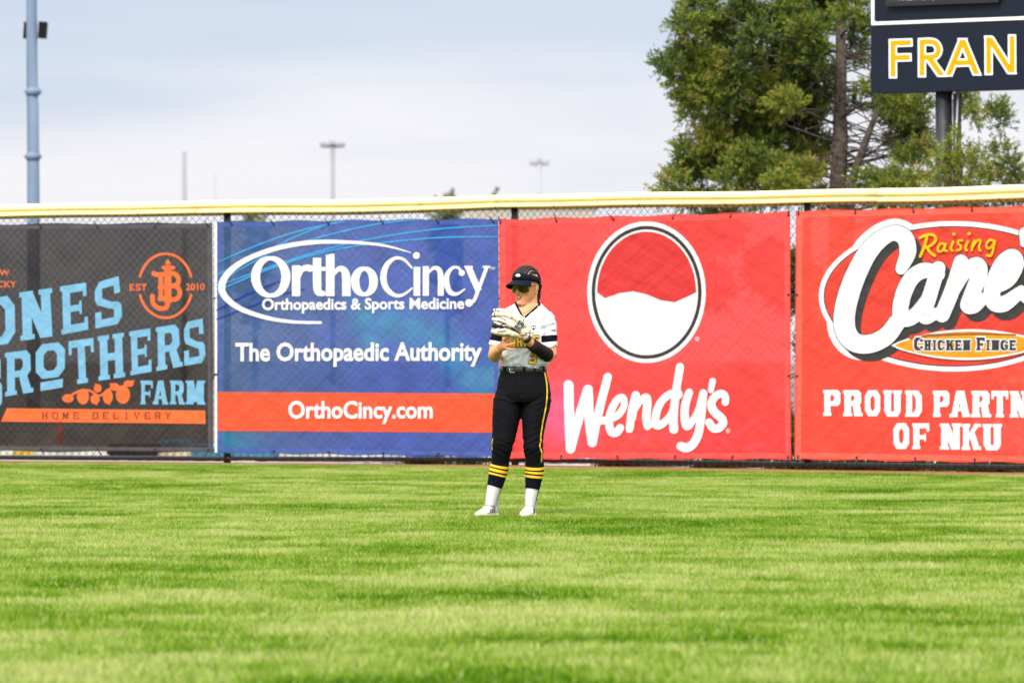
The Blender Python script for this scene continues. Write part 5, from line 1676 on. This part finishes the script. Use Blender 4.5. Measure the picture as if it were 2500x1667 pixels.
polys_px(o2, cast_j, [[(1299, 796), (1300.8, 796), (1300.8, 801.5), (1299, 801.5)], [(1304, 796), (1305.8, 796), (1305.8, 801.5), (1304, 801.5)], [(1300, 798), (1305, 798), (1305, 799.8), (1300, 799.8)]], .0035)
sh_ = o1.build("chest_shield", m_band, jersey, smooth=False); o2.build("shield_letter", m_jersey, sh_, smooth=False)
o1 = MB()
for ch, x in (("H", 1346), ("O", 1349.6), ("R", 1353.2)):
    polys_px(o1, cast_j, px_slab(ch, [(x, 804), (x + 2.8, 804.6), (x + 2.8, 809), (x, 808.4)], .3, .2, .02, 0), .002)
o1.build("sleeve_lettering", m_band, jersey, smooth=False)

# ---- trousers
tb = MB()
HP = [(893, 1277, 54, .112), (903, 1277, 55.5, .114), (918, 1277, 59, .122), (937, 1278, 63.5, .132), (956, 1278.2, 66.5, .136), (972, 1277.5, 68.5, .130), (982, 1276, 66, .115)]
tb.sweep([PW(cx, py, .008) for py, cx, hw, hd in HP], [(hw * K, hd) for py, cx, hw, hd in HP], n=40, flat=(0, 0, -1))
LA = [(958, 1240, 30, .10, .01), (975, 1238.5, 33, .108, .005), (1002, 1237, 34.5, .106, -.005), (1030, 1234.5, 33, .098, -.015), (1058, 1231, 29.7, .086, -.025), (1078, 1227.5, 27.5, .082, -.028), (1092, 1226, 26.3, .078, -.02), (1106, 1223.5, 23.8, .072, -.01), (1116, 1223, 22.2, .066, -.004), (1124, 1222, 21.2, .062, 0)]
LB_ = [(958, 1311, 32, .10, .01), (975, 1309.5, 37, .108, .005), (1000, 1307, 34, .104, -.005), (1023, 1304, 30.8, .096, -.015), (1063, 1301.5, 25.6, .080, -.025), (1085, 1301, 24.4, .078, -.026), (1098, 1303, 24.2, .076, -.018), (1112, 1303.5, 22.8, .070, -.008), (1124, 1304, 21, .064, -.003), (1133, 1304, 20.4, .061, 0)]
for L in (LA, LB_):
    tb.sweep([PW(cx, py, dy) for py, cx, hw, hd, dy in L], [(hw * K, hd) for py, cx, hw, hd, dy in L], n=28)
ts = fuse(tb, 0.006, smooth=6)
nn = normals(ts)
for i, v in enumerate(ts.v):
    px, py = topx(v)
    kn = math.exp(-((py - 1090) / 22) ** 2) + .55 * math.exp(-((py - 975) / 20) ** 2) + .25
    s = 1 if px < 1272 else -1
    q = Vector((v.x, v.y, v.z + s * .45 * v.x))
    ts.v[i] = v + nn[i] * (.0065 * kn * fold(q, 5, 5, 26, 4.2) + .003 * kn * fold(q, 14, 10, 44, 2.2) - .004 * kn)
trousers = ts.build("trousers", m_pants, me_root)
cast_t = caster(BVHTree.FromPolygons(ts.v, ts.f))
sb_ = MB()
ribbon(sb_, cast_t, [(1327, 902), (1331.5, 916), (1335, 935), (1336, 955), (1335.2, 975), (1332.5, 995), (1329, 1013), (1324.8, 1033), (1321.5, 1055), (1320.2, 1068), (1321, 1076), (1318.5, 1083), (1318, 1090), (1321, 1098), (1323.6, 1106), (1322, 1118), (1322.4, 1131)], 3.3, .003, fall=0.0)
sb_.build("yellow_side_stripe", m_gold2, trousers)
sb_ = MB(); ribbon(sb_, cast_t, [(1203, 1070), (1201.6, 1078), (1200.6, 1088), (1201.4, 1098)], 1.6, .003, fall=0.0); sb_.build("yellow_side_stripe", m_gold2, trousers)
zp = MB(); lacepath(zp, cast_t, [(1258, 912), (1258.5, 930), (1262, 950), (1268, 968)], .0016, off=.0005); zp.build("fly_seam", m_under, trousers)

# ---- belt
bl_ = MB(); N_ = 56
def belt_pt(a, py, off):
    hw = 56.3 * K + off
    c = PW(1277, py, .008)
    return c + Vector((hw * math.cos(a), (.1165 + off) * math.sin(a), 0))
rows = [(894, .003), (901, .006), (908.5, .004), (908.5, -.003), (894, -.003)]
vv = [belt_pt(2 * math.pi * k / N_, py, o_) for py, o_ in rows for k in range(N_)]
bl_.add(vv, [(i * N_ + k, i * N_ + (k + 1) % N_, ((i + 1) % 5) * N_ + (k + 1) % N_, ((i + 1) % 5) * N_ + k) for i in range(5) for k in range(N_)])
belt = bl_.build("belt", m_belt, me_root)
cast_b = caster(BVHTree.FromPolygons(bl_.v, bl_.f))
for xa, xb in ((1228, 1236), (1276, 1283), (1303, 1308), (1325, 1330)):
    lp = MB(); ribbon(lp, cast_b, [((xa + xb) / 2, 893.6), ((xa + xb) / 2, 909)], xb - xa, .003, fall=-.05); lp.build("belt_loop", m_pants, trousers, smooth=False)
bk = MB(); lacepath(bk, cast_b, [(1258.5, 894), (1245, 894), (1244.3, 901.5), (1245.5, 909), (1258.5, 909)], .0030, off=.004, step=3); lacepath(bk, cast_b, [(1245, 901.5), (1252, 901.5)], .002, off=.004)
bk.build("buckle", m_silver, belt)
bk = MB(); lacepath(bk, cast_b, [(1309, 892), (1309.5, 897), (1312.5, 899.5), (1316, 897), (1317, 892.5)], .0018, off=.006, step=2); bk.build("key_ring", m_silver, belt)

# ---- socks: black stirrups over white socks
def axis_sweep(mb, tab, n=28, mats=None):
    mb.sweep([PW(cx, py, dy) for py, cx, hw, hd, dy in tab], [(hw * K, hd) for py, cx, hw, hd, dy in tab], n=n, mats=mats)
def interp(tab, py):
    for a, b_ in zip(tab, tab[1:]):
        if a[0] <= py <= b_[0]:
            t = (py - a[0]) / (b_[0] - a[0]); return tuple(a[i] * (1 - t) + b_[i] * t for i in range(5))
SA = [(1108, 1223.5, 20, .058, 0), (1122, 1222.2, 20.6, .060, .004), (1140, 1219.2, 22.2, .063, .010), (1158, 1215.2, 21.2, .062, .012), (1175, 1211, 19.2, .056, .010), (1190, 1206.5, 17.4, .050, .006), (1204, 1203, 15.6, .046, .002), (1216, 1200.2, 14.2, .042, -.002), (1236, 1196.5, 12.2, .036, -.006)]
SBT = [(1120, 1304, 19.6, .058, 0), (1134, 1305.2, 22, .060, .004), (1150, 1304.8, 22.4, .063, .010), (1168, 1303, 20, .060, .012), (1184, 1300.5, 17.4, .053, .010), (1197, 1298.6, 15.8, .048, .006), (1210, 1296.4, 14.6, .045, .002), (1222, 1294.6, 13.6, .041, -.002), (1238, 1293, 11.8, .036, -.006)]
for tab, sh, side in ((SA, 0, 1), (SBT, 4, 1)):
    ws = MB(); axis_sweep(ws, [interp(tab, y) for y in np.linspace(1176 + sh, tab[-1][0] - .01, 12)]); ws.build("white_sock", m_wsock, me_root)
    ys, mm = [], []
    b0 = 1134 + sh * 1.0
    cuts = [(tab[0][0] + .01, 0), (b0, 1), (b0 + 6.5, 0), (b0 + 11, 1), (b0 + 17.5, 0), (b0 + 21.5, 1), (b0 + 27.5, 0), (1188 + sh * 1.4, 0)]
    for (a, m_), (b_, _) in zip(cuts, cuts[1:]):
        k = max(2, int((b_ - a) / 3))
        for q in np.linspace(a, b_, k, endpoint=False):
            ys.append(q); mm.append(m_)
    ys.append(cuts[-1][0]); mm.append(0)
    tt = [interp(tab, y) for y in ys]
    tt = [(a, b_, c + 1.1, d + .003, e) for a, b_, c, d, e in tt]
    sk = MB(); axis_sweep(sk, tt, mats=mm, n=36); so = sk.build("stirrup_sock", [m_sock, m_gold2], me_root)
    # strap running down the outer back to the shoe
    st = MB(); pts = []
    for y in np.linspace(1178 + sh, tab[-1][0] - 8, 9):
        q = interp(tab, y); pts.append(PW(q[1] + (q[2] + .3) * side, y, q[4] + .010))
    st.sweep(pts, [(.006 - .0004 * i, .028 - .0018 * i) for i in range(len(pts))], n=10); st.build("stirrup_strap", m_sock, so)

# ---- shoes
def shoe(cx, gy, yaw, dy, roll=0.0, tail=0):
    org = PW(cx, gy, dy); org.z = 0.004
    M = Matrix.Rotation(R(yaw), 3, 'Z') @ Matrix.Rotation(R(roll), 3, 'Y')
    T = lambda x, y, z: org + M @ Vector((x * .97, y * .93, z))
    S = [(.066, .022, .022, .060), (.058, .032, .015, .088), (.035, .0375, .012, .094), (.005, .038, .012, .090), (-.025, .041, .012, .082), (-.055, .045, .012, .071), (-.09, .0485, .012, .058), (-.125, .0475, .012, .049), (-.155, .041, .013, .042), (-.178, .029, .016, .036), (-.190, .012, .020, .030)]
    b = MB(); n = 20; vs_ = []
    for y, w, zb, zt in S:
        for k in range(n):
            a = 2 * math.pi * k / n
            ca, sa = math.cos(a), math.sin(a)
            x = w * math.copysign(abs(ca) ** .7, ca)
            z = zb + (zt - zb) * (.5 + .5 * math.copysign(abs(sa) ** (.7 if sa < 0 else 1.05), sa))
            x *= 1 - .28 * max(0, (z - zb) / (zt - zb) - .35)
            vs_.append(T(x, y, z))
    b.add(vs_, [(i * n + k, i * n + (k + 1) % n, (i + 1) * n + (k + 1) % n, (i + 1) * n + k) for i in range(len(S) - 1) for k in range(n)] + [tuple(range(n)), tuple((len(S) - 1) * n + k for k in range(n))])
    b.sweep([T(0, .05, .075), T(0, .035, .105), T(0, .03, .118)], [(.038, .036), (.0405, .044), (.0425, .048)], n=18)
    b.sweep([T(0, -.02, .075), T(0, .0, .10), T(0, .006, .118)], [(.026, .012), (.028, .012), (.026, .010)], n=10)       # tongue
    f_ = fuse(b, .0045, smooth=3)
    sh = f_.build("shoe", m_shoe, me_root)
    bv = BVHTree.FromPolygons(f_.v, f_.f)
    so = MB(); vs_ = []
    for zz, gr in ((0.0, .98), (.012, 1.05), (.020, 1.04)):
        for y, w, zb, zt in S:
            vs_.append(T(w * gr, y * 1.015, zz + (zb - .012) * 1.2))
        for y, w, zb, zt in reversed(S):
            vs_.append(T(-w * gr, y * 1.015, zz + (zb - .012) * 1.2))
    m = 2 * len(S)
    so.add(vs_, [(i * m + k, i * m + (k + 1) % m, (i + 1) * m + (k + 1) % m, (i + 1) * m + k) for i in range(2) for k in range(m)] + [tuple(range(m)), tuple(2 * m + k for k in range(m))])
    for x, y in ((-.025, -.13), (.025, -.13), (0, -.165), (-.03, -.07), (.03, -.07), (-.02, .03), (.02, .03)):
        so.sweep([T(x, y, .002), T(x, y, -.011)], [.006, .004], n=6)
    so.build("sole", m_sole, sh, smooth=False)
    def snap(x, y, z, off=.0016):
        p = T(x, y, z); h = bv.find_nearest(p)
        return h[0] + h[1] * off if h[1].dot(p - T(0, y, .04)) > 0 else h[0] - h[1] * off
    for s in (1, -1):
        for k in range(3):
            y0 = -.022 - .033 * k
            st = MB(); vs_ = []
            for q in range(9):
                t = q / 8
                z = .030 + .045 * t * (1 - .1 * k); yy = y0 + .022 * t
                vs_ += [snap(s * .05, yy - .0085, z, .003), snap(s * .05, yy + .0085, z, .003)]
            st.add(vs_, [(2 * q, 2 * q + 1, 2 * q + 3, 2 * q + 2) for q in range(8)]); st.build("dark_stripe", m_lace, sh, smooth=False)
    la = MB()
    for k in range(5):
        y = -.015 - .017 * k; z = .12
        la.sweep([snap(-.024, y, z), snap(0, y - .006, z), snap(.024, y, z)], [.0026] * 3, n=6)
    la.sweep([snap(0, -.01, .12, .004), snap(.03, -.03, .1, .004), snap(.036, -.06, .08, .003)], [.002] * 3, n=6); la.sweep([snap(0, -.01, .12, .004), snap(-.03, -.03, .1, .004), snap(-.036, -.06, .08, .003)], [.002] * 3, n=6)
    la.build("laces", mat("lace_pink", srgb(214, 178, 158), .7), sh)
    co_ = MB(); co_.sweep([T(0, -.018, .108), T(-.030, -.006, .114), T(-.0405, .024, .117), T(-.028, .066, .117), T(0, .079, .117), T(.028, .066, .117), T(.0405, .024, .117), T(.030, -.006, .114), T(0, -.018, .108)], [.0060] * 9, n=6); co_.build("collar_trim", m_under, sh)  # black collar trim, thickened to stand in for shading between shoe and sock
shoe(1197.5, 1262.8, -29, .0, 0)
shoe(1293.5, 1262.8, -13, .0, 0)

# ---- forearm sleeve
ab = MB()
AS = [(PW(1336.5, 866.5, -.062), .0475), (PW(1326.5, 860, -.112), .0462), (PW(1316, 853, -.155), .0425), (PW(1306, 846, -.194), .0430), (PW(1295.5, 838.5, -.221), .0400)]
ab.sweep([p for p, r in AS], [r for p, r in AS], n=24)
ab.build("forearm_sleeve", m_sleeve, me_root)

# ------------------------------------------------------------------ the glove
glove = empty("softball_glove", PW(1262, 812, -.27), "cream leather softball glove with black lacing on the player's raised hand", "glove")
def Z(zx, zy): return 1180 + zx / 10.453, 740 + zy / 10.453
gb = MB()
def gsw(pts, n=16):
    gb.sweep([PW(*Z(x, y), d) for x, y, d, a, b_ in pts], [(a * 1.10, b_) for x, y, d, a, b_ in pts], n=n)
    x, y, d, a, b_ = pts[0]; gb.ball(PW(*Z(x, y), d), (a * .95, b_, a))
gsw([(285, 182, -.262, .0105, .017), (420, 180, -.268, .0112, .020), (600, 195, -.272, .0122, .022), (760, 240, -.272, .0138, .024), (890, 330, -.268, .0165, .026), (990, 440, -.262, .020, .026), (1050, 560, -.258, .024, .026)])
gsw([(262, 300, -.272, .0125, .018), (420, 285, -.281, .0130, .022), (600, 305, -.286, .0145, .025), (780, 375, -.286, .0160, .027), (920, 480, -.278, .020, .028), (1030, 600, -.268, .026, .028)])
gsw([(245, 410, -.280, .0100, .018), (400, 440, -.289, .0140, .022), (560, 490, -.295, .0185, .026), (720, 560, -.294, .020, .029), (860, 630, -.286, .0215, .029), (960, 710, -.274, .022, .028), (1040, 760, -.262, .022, .026)])
gsw([(235, 720, -.285, .0130, .020), (330, 735, -.292, .0185, .024), (480, 745, -.296, .0215, .026), (640, 765, -.292, .0245, .027), (780, 800, -.284, .0235, .027), (900, 830, -.272, .018, .026), (1000, 850, -.262, .018, .024)])
gsw([(620, 640, -.262, .022, .026), (760, 690, -.268, .030, .028), (900, 740, -.264, .030, .028), (1010, 770, -.26, .024, .026)])
gsw([(1090, 500, -.255, .014, .014), (1110, 580, -.262, .020, .018), (1125, 680, -.262, .024, .02), (1110, 770, -.255, .022, .02)])
gb.sweep([PW(1270, 806, -.266), PW(1278, 815, -.262), PW(1284.5, 822.5, -.252)], [(.032, .030), (.036, .034), (.0335, .034)], n=18)
gf = fuse(gb, .0042, smooth=2)
gl_o = gf.build("leather_shell", m_glove, glove)
cast_g = caster(BVHTree.FromPolygons(gf.v, gf.f))
wb = MB()                                                     # black web between thumb and fingers
wb.sweep([PW(*Z(238, 560), -.262), PW(*Z(330, 580), -.272), PW(*Z(430, 600), -.270), PW(*Z(540, 610), -.262)], [(.017, .012), (.0145, .012), (.0085, .012), (.004, .008)], n=14)
for x0, y0, x1, y1 in ((250, 480, 250, 660), (300, 500, 290, 660), (350, 530, 345, 650), (400, 560, 395, 640)):
    wb.sweep([PW(*Z(x0, y0), -.290), PW(*Z(x1, y1), -.290)], [.0035, .0035], n=6)
wb.build("web", m_lace, glove)
lc = MB()
def L(pts, r=.0017, off=.0012): lacepath(lc, cast_g, [Z(*p) for p in pts], r * 1.45, off=off, step=1.5)
L([(318, 145), (312, 185)], .0026); L([(400, 195), (372, 212)], .0026); L([(285, 255), (280, 330), (268, 358)], .0028)
L([(268, 350), (330, 335), (430, 355), (510, 395), (565, 440)], .0024)
L([(372, 450), (440, 465), (500, 490), (530, 530)], .0021); L([(578, 498), (500, 540), (430, 590), (330, 640), (250, 660)], .0024); L([(430, 590), (420, 680)], .002); L([(420, 640), (520, 632)], .0024)
L([(360, 722), (590, 714)], .0026); L([(720, 320), (742, 365), (705, 405)], .0018)
L([(520, 590), (640, 630), (700, 660), (800, 700), (900, 755), (960, 815)], .0030); L([(700, 620), (760, 650), (830, 690)], .0046)
L([(885, 700), (860, 740)], .002); L([(950, 750), (925, 790)], .002); L([(560, 842), (620, 800), (690, 845)], .0026)
L([(1020, 400), (1025, 470), (1050, 490)], .0018); L([(960, 815), (990, 820), (1100, 800)], .0022)
for k in range(8):
    a = k / 7; x = 715 + 210 * a; y = 880 - 50 * a * a
    lc.sweep([cast_g(*Z(x - 4, y - 26), .001), cast_g(*Z(x + 4, y + 2), .001)], [.0018, .0018], n=5)
lc.sweep([PW(*Z(1040, 750), -.292), PW(*Z(1120, 765), -.30), PW(*Z(1220, 772), -.296), PW(*Z(1300, 768), -.285)], [.0020, .0028, .0028, .0022], n=6)
lc.build("lacing", m_lace, glove)
sm = MB()
def Sm(pts): lacepath(sm, cast_g, [Z(*p) for p in pts], .0011, off=.0002, step=1.5)
Sm([(270, 215), (480, 214), (640, 232), (800, 295), (920, 390), (1010, 500)]); Sm([(262, 270), (420, 258), (600, 272), (760, 320), (900, 430)]); Sm([(250, 385), (400, 398), (560, 445), (720, 495), (820, 535)])
Sm([(300, 152), (600, 150), (740, 180), (880, 260), (990, 380)]); Sm([(980, 660), (1050, 740), (1090, 770)]); Sm([(600, 650), (700, 760), (720, 850)]); Sm([(640, 740), (700, 800)])
for k in range(6): Sm([(790 + 18 * k, 760 + 4 * k), (740 + 32 * k, 860 - 6 * k)])
sm.build("seam", m_seam, glove)
pt = MB(); q4_ = [Z(*p) for p in ((922, 425), (1058, 532), (940, 708), (785, 600))]; gv = []
for i in range(9):
    for j in range(9):
        s_, t_ = i / 8, j / 8
        gv.append(cast_g(*[(q4_[0][c] * (1 - s_) + q4_[1][c] * s_) * (1 - t_) + (q4_[3][c] * (1 - s_) + q4_[2][c] * s_) * t_ for c in (0, 1)], .004))
pt.add(gv, [(i * 9 + j, i * 9 + j + 1, i * 9 + j + 10, i * 9 + j + 9) for i in range(8) for j in range(8)])
pa = pt.build("back_patch", m_lace, glove, smooth=False)
pt = MB()
for pts in (((905, 450), (835, 590)), ((1010, 535), (925, 690)), ((850, 610), (925, 665)), ((935, 470), (985, 510))):
    ribbon(pt, cast_g, [Z(*p) for p in pts], .6, .0062)
for pts in (((900, 500), (945, 520), (900, 560), (960, 575), (905, 620)), ((955, 500), (920, 540), (970, 560), (935, 610)), ((885, 560), (915, 600), (940, 580))):
    ribbon(pt, cast_g, [Z(*p) for p in pts], .7, .0068)
pt.build("patch_stitching", m_patchw, pa, smooth=False)
ws = MB(); c0, c1 = PW(*Z(1018, 918), -.238), PW(*Z(1190, 855), -.238)
ws.sweep([PW(1283.2, 823.2, -.252), PW(1288.8, 829.6, -.240)], [(.0325, .033), (.0325, .033)], n=22, ref=(0, 0, 1)); ws.build("wrist_strap", m_lace, glove)

# ------------------------------------------------------------------ the grass
def vnoise(x, y, seed):
    r_ = np.random.default_rng(seed); T = r_.random((256, 256))
    xi, yi = np.floor(x).astype(int), np.floor(y).astype(int)
    fx, fy = x - xi, y - yi
    fx, fy = fx * fx * (3 - 2 * fx), fy * fy * (3 - 2 * fy)
    g_ = lambda a, b: T[a % 256, b % 256]
    return (g_(xi, yi) * (1 - fx) + g_(xi + 1, yi) * fx) * (1 - fy) + (g_(xi, yi + 1) * (1 - fx) + g_(xi + 1, yi + 1) * fx) * fy
def grass_field():
    r_ = np.random.default_rng(11)
    Y0, Y1 = 13.0, 58.5
    N = int(GRASS_N)
    yy = r_.uniform(Y0, Y1, N * 2)
    hw = 0.0995 * yy + 0.7
    keep = r_.random(len(yy)) < (hw / hw.max()) * np.clip((yy - 8) / 18, .45, 1.0)
    yy = yy[keep]; hw = hw[keep]
    xx = r_.uniform(-1, 1, len(yy)) * hw
    # cut along the track edge
    e = line_at(TRACK_W)
    def side(a, b_):
        d = (b_ - a); n = Vector((d.y, -d.x, 0)).normalized()
        return (xx - a.x) * n.x + (yy - a.y) * n.y
    s1, s2 = side(e[0], e[1]), side(e[1], e[2])
    edge = np.minimum(s1, s2) + (vnoise(xx * 4, yy * 4, 3) - .5) * .12
    k = edge > 0
    xx, yy, edge = xx[k], yy[k], edge[k]
    n = len(xx)
    big = vnoise(xx * .62 + 9, yy * .60 + 2, 21) * .5 + vnoise(xx * 1.5, yy * 1.6 + 7, 22) * .5
    med = vnoise(xx * 3.4, yy * 3.6, 23)
    fine = vnoise(xx * 16, yy * 9, 24)
    tone = .52 + (big - .5) * 1.0 + (med - .5) * .50 + (fine - .5) * .34 + r_.normal(size=n) * .15
    dry = r_.random(n) < .05
    tone = np.clip(tone, 0.02, .93); tone[dry] = np.clip(.93 + r_.random(dry.sum()) * .07, 0, 1)
    h = (.024 + .012 * r_.random(n)) * (1.0 + .45 * (med - .5)) * np.clip(.55 + edge * .8, .55, 1)
    w = np.where(yy < 24, .0040, .0038)
    yaw = r_.uniform(0, 2 * np.pi, n)
    lean = .35 + .55 * r_.random(n)
    ld = r_.uniform(0, 2 * np.pi, n)
    dx, dy = np.cos(ld) * lean * h, np.sin(ld) * lean * h
    sx, sy = np.cos(yaw) * w, np.sin(yaw) * w
    z0 = np.zeros(n)
    # two-triangle blades: broad below, bending tip
    p0 = np.stack([xx - sx, yy - sy, z0], 1); p1 = np.stack([xx + sx, yy + sy, z0], 1)
    p2 = np.stack([xx + dx * .9, yy + dy * .9, h], 1)
    co = np.stack([p0, p1, p2], 1).reshape(-1, 3)
    tri = np.arange(3 * n).reshape(-1, 3)
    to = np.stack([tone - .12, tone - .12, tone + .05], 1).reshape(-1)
    m_ = leafmat("grass_blade", [(0, (.036, .115, .003)), (.25, (.10, .22, .006)), (.5, (.20, .315, .024)), (.72, (.32, .41, .085)), (.9, (.43, .48, .15)), (1.0, (.54, .49, .22))])
    m_.node_tree.nodes["Principled BSDF"].inputs["Specular IOR Level"].default_value = .04
    m_.node_tree.nodes["Principled BSDF"].inputs["Roughness"].default_value = .85
    o = np_object("grass", co, tri, np.clip(to, 0, 1), m_)
    o["kind"] = "stuff"
    o["label"] = "short mown outfield grass in light and dark patches"
GRASS_N = 1100000
grass_field()
